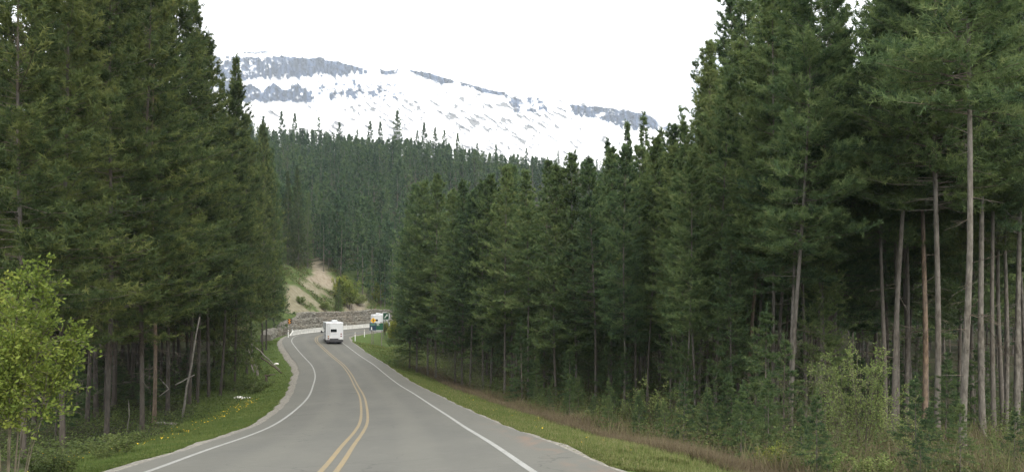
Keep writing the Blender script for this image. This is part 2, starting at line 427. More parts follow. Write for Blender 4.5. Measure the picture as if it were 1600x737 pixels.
# ------------------------------------------------------------------ road, gravel shoulder, painted lines
def strip(name, us, dz, material, k0=0, k1=None, jit=None):
    """us: list of lateral offsets (scalars or arrays along the road)"""
    k1 = len(CL) if k1 is None else k1
    K = np.arange(k0, k1); cols = []; la = []
    for j, uu in enumerate(us):
        uu = np.broadcast_to(uu, len(CL))[K]
        dzz = np.broadcast_to(dz[j] if hasattr(dz, '__len__') else dz, len(K))
        xy = CL[K, :2]+RGT[K]*uu[:, None]
        zz = CL[K, 2]+np.where(uu > 0, BANK[K], BANK_L[K])*np.clip(uu, -7, 7)+dzz
        cols.append(np.c_[xy, zz]); la.append(uu)
    V = np.stack(cols, 1).reshape(-1, 3); n = len(us)
    lat = np.stack(la, 1).ravel(); lng = np.repeat(CL[K, 1], n)
    i = (np.arange(len(K)-1)[:, None]*n+np.arange(n-1)[None, :]).ravel()
    me = np_mesh(name, V, np.c_[i, i+1, i+n+1, i+n], [material], attrs={'lateral': lat, 'along': lng}, smooth=True)
    return tag(link(name, me), kind='structure')
rr = np.random.default_rng(3)
jl = np.convolve(rr.normal(0, 1, len(CL)), np.ones(5)/5, 'same')*.16; jr = np.convolve(rr.normal(0, 1, len(CL)), np.ones(3)/3, 'same')*.10
strip('gravel_shoulder', [-EDGE_L-.25+jl, -EDGE_L+.1+jl, -4.0, 0, 4.2, EDGE_R-.1+jr, EDGE_R+.2+jr], [-.24, -.05, -.03, -.03, -.03, -.05, -.26], M['gravel'])
strip('road', [-(EDGE_L-.55)+jl*.5, -3.0, -1.5, 0, 1.5, 3.0, EDGE_R-.3+jr*.3], 0.0, M['asphalt'])
strip('white_edge_line', [-3.76, -3.63], .005, M['line_white'])
strip('white_edge_line', [3.63, 3.76], .005, M['line_white'])
strip('yellow_centre_line', [-.215, -.095], .005, M['line_yellow'])
strip('yellow_centre_line', [.095, .215], .005, M['line_yellow'])

# ------------------------------------------------------------------ mountain
RIDGE = np.array([(150,110),(230,95),(290,86),(325,83),(380,80),(440,78),(510,83),(525,92),(570,105),(605,110),(640,107),(670,112),(700,122),(760,138),(830,151),(890,160),(940,164),(985,170),(1010,176),(1025,185),(1034,198),(1060,217),(1090,235),(1140,255)], float)
def mountain():
    px = np.arange(150, 1140, 1.25); nr = 150
    top = np.interp(px, RIDGE[:, 0], RIDGE[:, 1])+(fbm(px*.09, px*0, 4)-.5)*4
    tt = np.linspace(0, 1, nr)
    PX = np.repeat(px[None], nr, 0); TT = np.repeat(tt[:, None], len(px), 1)
    PY = top[None]+(275-top[None])*TT
    def band(ylo, yhi, xlo, xhi, soft=6, xs=12):
        return sst(PY, ylo-soft/2, ylo+soft/2)*(1-sst(PY, yhi-soft/2, yhi+soft/2))*sst(PX, xlo-xs, xlo+xs)*(1-sst(PX, xhi-xs, xhi+xs))
    T0 = np.interp(PX, RIDGE[:, 0], RIDGE[:, 1])
    n_f = fbm(PX*.11, PY*.13, 5, .6); n_v = fbm(PX*.22, PY*.04+7, 4); n_c = fbm(PX*.035+4, PY*.05, 4)
    ca, sa = math.cos(R(33)), math.sin(R(33))
    n_s = fbm((PX*ca+PY*sa)*.055, (-PX*sa+PY*ca)*.26, 5, .62)
    top_arc = np.interp(PX, [325, 400, 440, 500, 530, 575], [86, 88, 87, 90, 96, 108])
    rel = PY-top_arc
    lo = np.interp(PX, [325, 400, 430, 470, 520, 560, 580], [60, 36, 34, 34, 26, 12, 4])
    m1 = sst(rel, -1, 3)*(1-sst(rel+(n_v-.5)*22, lo-6, lo+5))*sst(PX, 250, 300)*(1-sst(PX, 572, 588))
    f = m1*(np.interp(PX, [300, 400, 430, 540, 575], [.64, .66, .92, .95, .72])+(n_v-.5)*.5)
    apex = 20*np.abs(((PX-372)/37) % 1-.5)*2
    m2 = sst(PY, 126+apex*.6, 131+apex*.8)*(1-sst(PY+(n_f-.5)*20, 156, 166))*sst(PX, 300, 380)*(1-sst(PX, 484, 496))
    f = np.maximum(f, m2*.80)
    f = np.maximum(f, band(126, 158, 495, 625, 14, 25)*.52)
    f = np.maximum(f, band(107, 117, 592, 624, 5, 6)*.75)
    aw = np.interp(PX, [638, 660, 690, 712], [2, 9, 11, 2])
    f = np.maximum(f, sst(PY-T0, 1, 3)*(1-sst(PY-T0, aw, aw+3))*sst(PX, 634, 642)*(1-sst(PX, 708, 716))*1.05)
    f = np.maximum(f, sst(PY-T0, 0, 2)*(1-sst(PY-T0, 6, 10))*sst(PX, 712, 722)*(1-sst(PX, 790, 805))*.66)
    f = np.maximum(f, band(152, 178, 790, 856, 8, 10)*.55)
    lo6 = np.interp(PX, [888, 900, 940, 975, 1000, 1025], [14, 20, 26, 36, 28, 16])
    f = np.maximum(f, sst(PY-T0, 2, 5)*(1-sst(PY-T0+(n_v-.5)*14, lo6-4, lo6+4))*sst(PX, 884, 896)*(1-sst(PX, 1024, 1032))*(.80+(n_c-.5)*.6))
    f = np.maximum(f, sst(PX, 1026, 1034)*sst(PY-T0, 4, 9)*.50)
    thin = sst(PY-T0, 1, 2)*(1-sst(PY-T0, 3, 5))*sst(PX, 330, 400)*(1-sst(PX, 520, 540))*sst(n_c, .4, .6)*.6
    f = np.maximum(f, thin)
    streak = sst(n_s, .50, .62)*.66*sst(PY, 128, 160)*np.interp(PX, [380, 520, 600, 860, 940, 1010], [.55, .72, 1, .92, .8, .9])
    n_g = fbm(PX*.28+3, PY*.30, 4, .6)
    rock = sst(f+(n_f-.5)*1.1+(n_g-.5)*.7, .46, .60)
    stk = sst(streak+(n_f-.5)*.8+(n_c-.5)*.5, .44, .60)
    rk = np.maximum(rock, stk)
    grey = np.clip(stk-rock, 0, 1)                       # thin scree streaks, warmer than the cliffs
    steep = np.clip(f, 0, 1)
    g = np.cumsum(1.25-1.05*np.clip(steep*1.1, 0, 1)*(1-.0*TT), 0); g /= g[-1:]
    D = 3500-1100*g
    D = D+(n_v-.5)*150*np.clip(f, 0, 1)*2+(n_f-.5)*70+(n_s-.5)*60
    D[0] = 3500
    X = (PX-X0)/F*D; Z = -(PY-Y0)/F*D
    V = np.stack([X, D, Z], -1)
    # the far side, falling away behind the ridge
    back = []
    for q, (dd, dz) in enumerate(((160, 12), (500, 160), (1000, 620))):
        Vb = V[0].copy(); Vb[:, 1] += dd+fbm(px*.05, px*0+q, 3)*90; Vb[:, 2] -= dz; back.append(Vb)
    V = np.concatenate([np.stack(back[::-1]), V], 0)
    rows = nr+3
    pad = lambda a: np.concatenate([np.zeros((3, len(px))), a], 0).ravel()
    n = len(px)
    i = (np.arange(rows-1)[:, None]*n+np.arange(n-1)[None, :]).ravel()
    m, t, b = mat('mountain_rock_snow', .9, .15)
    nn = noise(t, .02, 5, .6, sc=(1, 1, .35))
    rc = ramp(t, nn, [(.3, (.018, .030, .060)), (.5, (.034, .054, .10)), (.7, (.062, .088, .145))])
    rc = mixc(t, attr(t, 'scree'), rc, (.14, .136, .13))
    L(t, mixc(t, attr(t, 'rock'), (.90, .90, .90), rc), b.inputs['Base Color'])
    me = np_mesh('mountain', V.reshape(-1, 3), np.c_[i, i+n, i+n+1, i+1], [m], attrs={'rock': pad(rk), 'scree': pad(grey)}, smooth=True)
    tag(link('mountain', me), kind='structure')
    # a farther, bluer summit at its right shoulder
    px2 = np.arange(990, 1180, 3.0); top2 = np.interp(px2, [990, 1035, 1050, 1062, 1085, 1120, 1180], [225, 200, 194, 199, 208, 222, 245])+(fbm(px2*.12, px2*0+9, 4)-.5)*6
    rws = []
    for q, (dd, f_) in enumerate(((900, .9), (0, 0), (-300, .35), (-700, .9))):
        D2 = np.full(len(px2), 4300.)+dd+(fbm(px2*.1, px2*0+q*3, 3)-.5)*160
        y2 = top2+(300-top2)*f_
        rws.append(np.c_[(px2-X0)/F*D2, D2, -(y2-Y0)/F*(D2 if q != 0 else 4300)])
    V = np.concatenate(rws); n = len(px2); i = (np.arange(3)[:, None]*n+np.arange(n-1)[None, :]).ravel()
    rk2 = sst(fbm(V[:, 0]*.01, V[:, 2]*.01, 4), .35, .5)
    tag(link('mountain', np_mesh('mountain', V, np.c_[i, i+n, i+n+1, i+1], [m], attrs={'rock': rk2, 'scree': rk2*0}, smooth=True)), kind='structure')
mountain()

# ------------------------------------------------------------------ conifers
def unit(v): return v/np.maximum(np.linalg.norm(v, axis=-1, keepdims=True), 1e-9)
def prisms(A, B, ra, rb, n=3):
    """many tapered n-sided sticks A->B as one vertex/face array"""
    d = unit(B-A); h = np.where(np.abs(d[:, 2:3]) < .9, np.array([[0, 0, 1.]]), np.array([[1., 0, 0]]))
    a = unit(np.cross(d, h)); b = np.cross(d, a); k = len(A); V = []
    for (Q, r) in ((A, ra), (B, rb)):
        r = np.broadcast_to(r, k)[:, None]
        for j in range(n):
            q = 2*math.pi*j/n; V.append(Q+(a*math.cos(q)+b*math.sin(q))*r)
    V = np.stack(V, 1).reshape(-1, 3); o = np.arange(k)*2*n; Fs = []
    for j in range(n):
        j2 = (j+1) % n; Fs.append(np.c_[o+j, o+j2, o+n+j2, o+n+j])
    return V, np.concatenate(Fs)

def conifer(seed, Ht, cb, Rm, nb, ntw, nn, nl, nw, spruce=False, trunk_r=.16, dead=30, sides=10, gap=.0):
    """returns dict of arrays: trunk, branches, crown"""
    g = np.random.default_rng(seed)
    sx, sy = g.normal(0, .012, 2); ph = g.random(2)*6
    def axis(zz):
        return np.stack([sx*zz+.10*np.sin(zz*.25+ph[0])*np.minimum(zz/6, 1), sy*zz+.10*np.sin(zz*.21+ph[1])*np.minimum(zz/6, 1), zz], -1)
    # trunk
    zz = np.r_[-.6, 0, .35, .9, np.linspace(2, Ht, 14)]
    rad = trunk_r*np.maximum(1-zz/Ht, .02)**.75*(1+.45*np.exp(-np.maximum(zz, 0)/.35))
    ang = np.arange(sides)/sides*2*math.pi
    ctr = axis(zz)
    V = ctr[:, None]+np.stack([np.cos(ang)[None]*rad[:, None], np.sin(ang)[None]*rad[:, None], np.zeros((len(zz), sides))], -1)
    ii = np.arange(len(zz)-1)[:, None]*sides+np.arange(sides)[None]; jj = np.arange(len(zz)-1)[:, None]*sides+(np.arange(sides)[None]+1) % sides
    trunk = (V.reshape(-1, 3), np.stack([ii, jj, jj+sides, ii+sides], -1).reshape(-1, 4))
    # live branches
    t = (np.arange(nb)+g.random(nb))/nb
    t = t**(.92 if spruce else 1.0)
    if gap:                                           # a few open bands in the crown
        for _ in range(3):
            c0 = g.uniform(.08, .8); t = np.where(np.abs(t-c0) < .03*gap, c0-.035*gap, t)
    t = np.clip(t, 0, .985)
    zb = cb*Ht+(Ht-cb*Ht)*t
    if spruce: Lb = Rm*((1-t)**.85+.05)*g.uniform(.72, 1.12, nb)
    else: Lb = Rm*((1-t)**.62*.92+.10)*g.uniform(.55, 1.15, nb)*(.80+.20*sst(t, 0, .12))
    azm = g.random(nb)*2*math.pi
    lob = 1+.22*np.sin(azm*2+g.random()*6+t*5); Lb *= lob
    el = (R(-22)+R(62)*t**1.4 if spruce else R(-8)+R(62)*t**1.5)+g.normal(0, R(9), nb)
    D = np.stack([np.cos(azm)*np.cos(el), np.sin(azm)*np.cos(el), np.sin(el)], -1)
    B0 = axis(zb); curv = (.16 if spruce else .20)
    def bp(k, q): return B0[k]+D[k]*(Lb[k]*q)[:, None]+np.array([0, 0, 1.])*(curv*Lb[k]*q*q)[:, None]
    K = np.arange(nb); o5 = np.full(nb, .5); o9 = np.full(nb, .93)
    r0 = np.clip(Lb*.007, .005, .022)
    Vb1, Fb1 = prisms(bp(K, o5*0), bp(K, o5), r0, r0*.7); Vb2, Fb2 = prisms(bp(K, o5), bp(K, o9), r0*.7, r0*.25)
    Vd, Fd = np.zeros((0, 3)), np.zeros((0, 4), int)
    if dead:
        zd = g.uniform(.10*Ht, max(cb, .2)*Ht+1, dead); ad = g.random(dead)*6.283; ld = (.12+g.random(dead)**2.2*1.1)*Rm*.6
        ed = g.normal(R(-8), R(14), dead); Dd = np.stack([np.cos(ad)*np.cos(ed), np.sin(ad)*np.cos(ed), np.sin(ed)], -1)
        A = axis(zd); Bm = A+Dd*ld[:, None]; Bm[:, 2] += g.normal(0, .08, dead)
        Vd, Fd = prisms(A, Bm, .014, .004)
        # fine side twigs on the dead wood
        kk = np.repeat(np.arange(dead), 3); q = g.uniform(.4, .95, len(kk)); A2 = A[kk]+(Bm-A)[kk]*q[:, None]
        B2 = A2+unit(Dd[kk]+g.normal(0, .7, (len(kk), 3)))*g.uniform(.12, .45, len(kk))[:, None]
        V3, F3 = prisms(A2, B2, .006, .003); Fd = np.r_[Fd, F3+len(Vd)]; Vd = np.r_[Vd, V3]
    VV = np.r_[Vb1, Vb2, Vd]; FF = np.r_[Fb1, Fb2+len(Vb1), Fd+len(Vb1)+len(Vb2)]
    # twigs
    cnt = np.maximum(3, np.round(ntw*(.35+.65*Lb/Rm))).astype(int)
    kb = np.repeat(K, cnt); T = len(kb)
    q = g.uniform(.14 if spruce else .16, 1.0, T)**.85
    A = bp(kb, q)
    tang = unit(D[kb]+np.array([0, 0, 1.])*(2*curv*q)[:, None])
    side = unit(np.cross(tang, np.array([0, 0, 1.])))*np.where(g.random(T) < .5, -1, 1)[:, None]
    yaw = g.uniform(R(15), R(70), T); lift = g.normal(R(2 if spruce else 22), R(14), T)
    td = unit(tang*np.cos(yaw)[:, None]+side*np.sin(yaw)[:, None]); td = unit(td+np.array([0, 0, 1.])*np.tan(lift)[:, None])
    tl = np.clip(.42*Lb[kb]*(1.15-.75*q)*g.uniform(.6, 1.25, T), .14, .85)
    # leader at the very top
    A = np.r_[A, axis(np.full(4, Ht*.985))]; td = np.r_[td, unit(np.c_[g.normal(0, .12, (4, 2)), np.ones(4)])]; tl = np.r_[tl, np.full(4, .6)]; kb = np.r_[kb, np.full(4, nb-1)]
    T = len(A)
    tint = np.clip(g.normal(.42, .16, T)+g.normal(0, .09, nb)[kb], 0, 1)
    k2 = np.repeat(np.arange(T), nn); n = len(k2)
    r = g.uniform(.05, 1.02, n)
    base = A[k2]+td[k2]*(tl[k2]*r)[:, None]; base[:, 2] -= .08*tl[k2]*r*r
    nd = unit(td[k2]*.75+unit(g.normal(0, 1, (n, 3)))*.85+np.array([0, 0, .10]))
    ln = nl*g.uniform(.65, 1.3, n); pr = unit(np.cross(nd, g.normal(0, 1, (n, 3))))*(nw*.5*g.uniform(.7, 1.3, n))[:, None]
    Vn = np.stack([base-pr, base+pr, base+nd*ln[:, None]], 1).reshape(-1, 3)
    ti = np.clip(tint[k2]+(r-.5)*.22, 0, 1)
    return dict(trunk=trunk, branches=(VV, FF), crown=(Vn, np.arange(3*n).reshape(-1, 3), np.repeat(ti, 3)))

def tree_kind(key, **kw):
    c = conifer(**kw)
    return dict(H=kw['Ht'],
        trunk=np_mesh('trunk', *c['trunk'], [M['pine_bark']], smooth=True),
        branches=np_mesh('branches', *c['branches'], [M['twig_bark']]),
        crown=np_mesh('crown', c['crown'][0], c['crown'][1], [M['pine_needles']], attrs={'tint': c['crown'][2]}))
K = {}
for i in range(5): K['pine_hi%d' % i] = tree_kind('a', seed=10+i, Ht=22, cb=(.46, .49, .42, .34, .28)[i], Rm=(3.0, 2.8, 3.1, 2.6, 2.8)[i], nb=(280, 260, 290, 250, 270)[i], ntw=16, nn=22, nl=.20, nw=.038, trunk_r=(.125, .115, .13, .095, .095)[i], dead=18)
for i in range(2): K['low_hi%d' % i] = tree_kind('a', seed=20+i, Ht=24, cb=(.17, .24)[i], Rm=(3.2, 2.9)[i], nb=340, ntw=15, nn=20, nl=.21, nw=.042, trunk_r=.105, dead=30)
K['open_hi0'] = tree_kind('a', seed=31, Ht=22, cb=.40, Rm=1.7, nb=95, ntw=10, nn=20, nl=.18, nw=.034, trunk_r=.115, dead=60, gap=1)
for i in range(3): K['pine_mid%d' % i] = tree_kind('a', seed=40+i, Ht=21, cb=(.34, .28, .40)[i], Rm=(2.9, 3.0, 2.6)[i], nb=240, ntw=10, nn=13, nl=.27, nw=.068, trunk_r=.115, dead=24, sides=7)
for i in range(3): K['low_mid%d' % i] = tree_kind('a', seed=50+i, Ht=21, cb=(.08, .17, .24)[i], Rm=(3.0, 3.1, 3.2)[i], nb=290, ntw=10, nn=13, nl=.27, nw=.070, spruce=(i == 0), trunk_r=.12, dead=14, sides=7)
for i in range(2): K['spire_mid%d' % i] = tree_kind('a', seed=60+i, Ht=18, cb=(.08, .14)[i], Rm=(1.9, 1.7)[i], nb=190, ntw=8, nn=10, nl=.27, nw=.075, spruce=True, trunk_r=.12, dead=6, sides=6)
for i in range(3): K['spire_far%d' % i] = tree_kind('a', seed=65+i, Ht=20, cb=.08, Rm=(3.4, 3.0, 2.6)[i], nb=(130, 120, 56)[i], ntw=6, nn=5, nl=.75, nw=.26, spruce=(i < 2), trunk_r=.16, dead=0, sides=5)
for i in range(3): K['sapling%d' % i] = tree_kind('a', seed=70+i, Ht=5, cb=(.05, .10, .16)[i], Rm=(1.25, 1.1, 1.0)[i], nb=66, ntw=12, nn=18, nl=.13, nw=.024, spruce=True, trunk_r=.04, dead=6, sides=6)

rng = np.random.default_rng(11)
PROTO = {}
G_M = 'roadside pines beyond the right verge'
G_R = 'tall pines of the right-hand stand'
def put_tree(key, x, y, ht, name, label, cat, group, needles, lean=(0, 0), widen=1.0, z=None, rz=None):
    """first of a kind is built with its parts; every later one is a copy sharing the mesh data"""
    k = K[key]
    if key not in PROTO:
        r = empty(name, (0, 0, 0))
        for nm in ('trunk', 'branches', 'crown'):
            tag(link(nm, k[nm], r), kind=None if nm == 'trunk' else 'stuff')
        PROTO[key] = r
        o = r
    else:
        o = PROTO[key].copy(); C.objects.link(o)
        for ch in PROTO[key].children:
            c_ = ch.copy(); C.objects.link(c_); c_.parent = o
    o.name = name
    s = ht/k['H']
    o.location = (x, y, (h1(x, y) if z is None else z)-.08)
    o.rotation_euler = (lean[1], lean[0], 0)
    o.scale = (s*widen, s*widen, s)
    if needles in ('pine_needles', 'spruce_needles') and rng.random() < .36 and ht > 6: needles = 'yellow_needles'
    rr_ = rng.random()*6.283 if rz is None else rz
    for ch in o.children:
        ch.rotation_euler = (0, 0, rr_)
        if ch.name.startswith('crown'):
            ch.material_slots[0].link = 'OBJECT'; ch.material_slots[0].material = M[needles]
    bk = 'bright_bark' if label and ('bright orange-brown trunk, brightest' in label or 'bright orange bark' in label or label.startswith('reddish')) else ('pale_bark' if label and ('pale' in label.split(',')[0] or 'thickest bare' in label) and 'trunk' in label and 'tilting' not in label else None)
    if (group == G_M and 'trunk' in label) or (group == G_R and bk is None) or group == 'slim pines just behind the front row on the right': bk = 'pale_bark'
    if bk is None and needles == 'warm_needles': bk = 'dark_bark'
    if bk:
        for ch in o.children:
            if ch.name.startswith('trunk'): ch.material_slots[0].link = 'OBJECT'; ch.material_slots[0].material = M[bk]
    for q in ('label', 'category', 'group'):
        if q in o: del o[q]
    tag(o, label, cat, group)
    return o

SKY = np.array([(-200,-400),(268,-120),(276,0),(300,40),(322,80),(342,125),(392,185),(425,202),(470,200),(560,212),(640,215),(700,222),(760,236),(850,245),(940,248),(1000,235),(1040,215),(1060,190),(1100,160),(1120,60),(1133,-10),(1140,-200),(1322,-200),(1330,40),(1345,40),(1352,-200),(1900,-500)], float)
def skyline(px): return np.interp(px, SKY[:, 0], SKY[:, 1])
placed = []                                            # (x, y) of standing trees
def from_photo(px, d, top=None, ht=None):
    p = at(px, d)
    if ht is None: ht = -(top-Y0)/F*d-p[2]
    return p, ht

# --- right-hand stand, front trunks measured in the photograph: (column, depth, height, kind, label, lean)
G_R = 'tall pines of the right-hand stand'
front_right = [
 (1503, 27, 23, 'pine_hi1', 'thickest bare pine trunk near the right edge, pale grey-brown bark, nearest of its row', 0),
 (1536, 33, 23, 'pine_hi0', 'bare grey pine trunk just right of the thickest trunk near the right edge', 0),
 (1464, 32, 22, 'pine_hi2', 'brownish bare pine trunk, right one of a close pair left of the thickest trunk', 0),
 (1444, 35, 22, 'pine_hi0', 'reddish-brown bare pine trunk, left one of a close pair left of the thickest trunk', 0),
 (1567, 40, 22, 'pine_hi1', 'slim dark pine trunk between the grey trunk and the right edge of the photo', 0),
 (1588, 36, 22, 'pine_hi2', 'dim pine trunk in deep shade at the right edge of the photo', 0),
 (1401, 39, 22, 'pine_hi2', 'dark pine trunk rising right behind the leafy green willow', .004),
 (1296, 48, 31, 'open_hi0', 'very tall thin pine with bare trunk and sparse crown showing sky on its right', 0),
 (1274, 55, 25, 'pine_hi4', 'thin pine trunk just left of the very tall sparse pine', 0),
 (1213, 44, 24, 'pine_hi3', 'straight grey pine trunk rising behind the twiggy brown bushes', .004),
 (1224, 56, 24, 'pine_hi3', 'dim pine trunk close behind the straight grey trunk above the twiggy bushes', 0),
 (1168, 43, 23.5, 'pine_hi3', 'brown pine trunk with bright orange bark right of two leaning trunks', .008),
 (1134, 56, 25, 'pine_hi3', 'slim pine trunk tilting right, left of the bright brown trunk', .03),
 (1106, 52, 24, 'pine_hi3', 'slim pine trunk tilting left above a young green spruce', -.035),
 (1116, 60, 25, 'pine_hi4', 'dim straight pine trunk right behind the left-tilting trunk', 0),
 (1092, 58, 24, 'pine_hi3', 'dark pine trunk left of the left-tilting trunk', 0),
 (1055, 56, 20, 'pine_hi4', 'thin pale pine trunk above the dark young spruce left of the tilting trunks', 0),
 (1011, 52, 17.5, 'pine_hi3', 'pale pine trunk behind reddish brush where the stand begins to fill the right half', 0),
 (975, 50, 16.5, 'pine_hi4', 'pale straight pine trunk standing right of the row of small roadside saplings', 0),
]
for px, d, ht, k, lab, ln in front_right:
    p = at(px, d); put_tree(k, p[0], p[1], ht, 'pine_tree', lab, 'tree', G_R, 'pine_needles', (ln, rng.normal(0, .006))); placed.append((p[0], p[1]))
# skyline trees on the right
for px, d, top, k, lab in [
 (1090, 74, 96, 'open_hi0', 'lone open-crowned pine with spiky top left of the dense right-hand stand, against the sky'),
 (1140, 62, -20, 'low_hi0', 'dense tall pine whose left side forms the edge of the right-hand stand against the sky'),
 (1172, 58, -40, 'low_hi1', 'dense dark pine second from the sky edge of the right-hand stand'),
 (1232, 60, -50, 'low_hi0', 'broad bushy pine left of the very tall sparse pine'),
 (1200, 70, -60, 'low_hi1', 'dense tall pine between the sky-edge pine and the broad bushy pine'),
 (1388, 50, -70, 'low_hi1', 'broad pine forming the right side of the narrow sky gap'),
 (1366, 62, -40, 'low_hi0', 'bushy pine just right of the narrow sky gap, in the second row'),
 (1340, 84, 150, 'low_mid2', 'sunlit yellowish pine low in the narrow sky gap'),
 (1310, 90, 60, 'pine_mid1', 'hazy pine crown seen through the narrow sky gap behind the very tall sparse pine'),
 (1007, 105, 180, 'spire_mid0', 'pointed spruce with open top against the snow left of the lone open-crowned pine'),
 (977, 110, 192, 'spire_mid1', 'narrow pointed spruce against the snow, left neighbour of the open-topped spruce'),
 (1034, 100, 203, 'spire_mid1', 'small pointed spruce top between two taller tops against the snow on the right'),
 (1062, 92, 168, 'open_hi0', 'thin open pine crown just left of the lone open-crowned pine'),
 (950, 118, 222, 'spire_mid0', 'blunt dark spruce top at the foot of the snow slope on the right'),
]:
    p, ht = from_photo(px, d, top); put_tree(k, p[0], p[1], ht, 'spruce_tree' if 'spruce' in lab else 'pine_tree', lab, 'tree', G_R, 'spruce_needles' if 'spruce' in lab else 'pine_needles', (rng.normal(0, .008), 0)); placed.append((p[0], p[1]))
# --- middle stand right of the road
G_M = 'roadside pines beyond the right verge'
for px, d, top, k, lab in [
 (640, 100, 330, 'low_mid0', 'dark drooping spruce at the left tip of the roadside stand, beside the signs'),
 (651, 96, 290, 'low_mid1', 'leftmost bright-trunked pine of the roadside stand right of the signs'),
 (668, 92, 285, 'pine_mid1', 'second bare trunk from the left tip of the roadside stand'),
 (681, 90, 276, 'low_mid2', 'round-topped yellowish pine rising highest at the left tip of the roadside stand'),
 (711, 84, 300, 'pine_mid0', 'pine with a slim trunk three trunks right of the round-topped pine'),
 (722, 80, 285, 'low_mid1', 'full-crowned pine right of the round-topped yellowish pine'),
 (734, 78, 300, 'pine_mid2', 'bare-trunked pine left of a gap of deep shade in the roadside stand'),
 (754, 76, 285, 'pine_mid0', 'straight dark-trunked pine in the middle of the roadside stand'),
 (767, 74, 275, 'low_mid2', 'bushy mid-green pine in the middle of the roadside stand'),
 (788, 68, 262, 'pine_mid1', 'tallest bare brown trunk in the middle of the roadside stand, base at the grass'),
 (800, 72, 262, 'low_mid1', 'thick-crowned pine right behind the tallest bare brown trunk'),
 (826, 64, 270, 'pine_mid2', 'grey-trunked pine standing above the first roadside sapling'),
 (850, 66, 250, 'low_mid0', 'wide dark spruce above the thin saplings on the right verge'),
 (868, 60, 262, 'low_mid2', 'yellow-green pine with foliage to low down, right of the wide dark spruce'),
 (900, 60, 242, 'low_mid1', 'leafy full pine right of the yellow-green pine above the saplings'),
 (931, 58, 250, 'pine_mid0', 'pine with a hidden trunk left of the pale straight trunk'),
 (955, 62, 235, 'low_mid2', 'broad pine crown directly left of the pale straight trunk'),
 (993, 60, 232, 'pine_mid1', 'pine crown between the two pale straight trunks'),
 (1030, 66, 226, 'low_mid1', 'broad pine right of the second pale trunk, below the snow slope'),
]:
    p, ht = from_photo(px, d, top); put_tree(k, p[0], p[1], ht, 'spruce_tree' if 'spruce' in lab else 'pine_tree', lab, 'tree', G_M, 'spruce_needles' if 'spruce' in lab else 'pine_needles', (rng.normal(0, .008), 0)); placed.append((p[0], p[1]))
# --- left-hand stand
G_L = 'tall trees of the left-hand stand'
WIDE = {(367, 71): .62, (350, 76): .6, (416, 112): .62, (410, 108): .7, (394, 96): .75, (428, 140): .6, (466, 198): .75, (481, 205): .9, (450, 196): .8, (386, 92): .8}
for px, d, top, k, lab, ln in [
 (241, 43, -60, 'pine_hi3', 'pine with a bright orange-brown trunk, brightest trunk on the left side', .045),
 (296, 56, 12, 'low_hi1', 'tall dark conifer whose right edge meets the sky above the left-hand forest', .0),
 (262, 50, -90, 'low_hi0', 'huge dense conifer with boughs over the bright orange-brown trunk', .0),
 (367, 71, 90, 'low_mid0', 'slim pointed conifer standing clear against the snowy cliff, left of the hillside', .012),
 (350, 76, 128, 'low_mid0', 'blunt-topped conifer touching the slim pointed one on its left', .0),
 (386, 92, 182, 'low_mid2', 'conifer with a drooping shoulder right below the slim pointed one', .0),
 (410, 108, 196, 'low_mid1', 'yellowish conifer at the right end of the left-hand stand', .0),
 (394, 96, 225, 'low_mid2', 'dark conifer above the pile of grey logs', .0),
 (416, 112, 214, 'low_mid1', 'lower yellow-green conifer beside the bend, right end of the left stand', .0),
 (428, 140, 232, 'low_mid0', 'narrow dark spruce left of the bare cut bank', .0),
 (466, 198, 262, 'low_mid0', 'conifer on top of the cut bank, left one', .0),
 (481, 205, 300, 'spire_mid0', 'dark spruce at the left shoulder of the bare tan bank', .0),
 (450, 196, 268, 'low_mid0', 'olive conifer above the orange chevron sign', .0),
 (222, 37, -150, 'low_hi0', 'huge dense conifer left of the bright orange-brown trunk, top outside the photo', 0),
 (166, 34, -200, 'low_hi1', 'broad conifer with hanging boughs in the left third of the photo', .0),
 (98, 30, -250, 'low_hi0', 'nearest broad conifer behind the yellow-green roadside bush', .0),
 (36, 27, -250, 'low_hi1', 'broad conifer at the left edge above the yellow-green roadside bush', .0),
 (150, 47, -150, 'pine_hi4', 'pine with a thin reddish trunk left of the bright orange-brown trunk', .0),
 (178, 54, -150, 'pine_hi3', 'pine with a dim thin trunk left of the bright orange-brown trunk', .02),
 (206, 61, -150, 'pine_hi3', 'dim pine trunk close left of the bright orange-brown trunk', .01),
 (308, 58, 60, 'pine_hi4', 'brown pine trunk right of the leaning dead trunk', .015),
 (326, 62, 60, 'pine_hi3', 'dull brown pine trunk second right of the leaning dead trunk', .02),
 (344, 66, 130, 'pine_hi4', 'dark slanting pine trunk at the edge of the small grassy clearing', .055),
 (122, 58, -150, 'pine_hi3', 'shaded pine trunk behind the broad conifer with hanging boughs', 0),
 (75, 50, -200, 'pine_hi3', 'dim pine trunk right of the yellow-green roadside bush', 0),
]:
    wd = WIDE.get((px, d), 1.0)
    p, ht = from_photo(px, d, top); put_tree(k, p[0], p[1], ht, 'spruce_tree' if 'spruce' in lab else ('conifer_tree' if 'conifer' in lab else 'pine_tree'), lab, 'tree', G_L, 'spruce_needles' if 'spruce' in lab else 'warm_needles', (ln, rng.normal(0, .006)), wd); placed.append((p[0], p[1]))
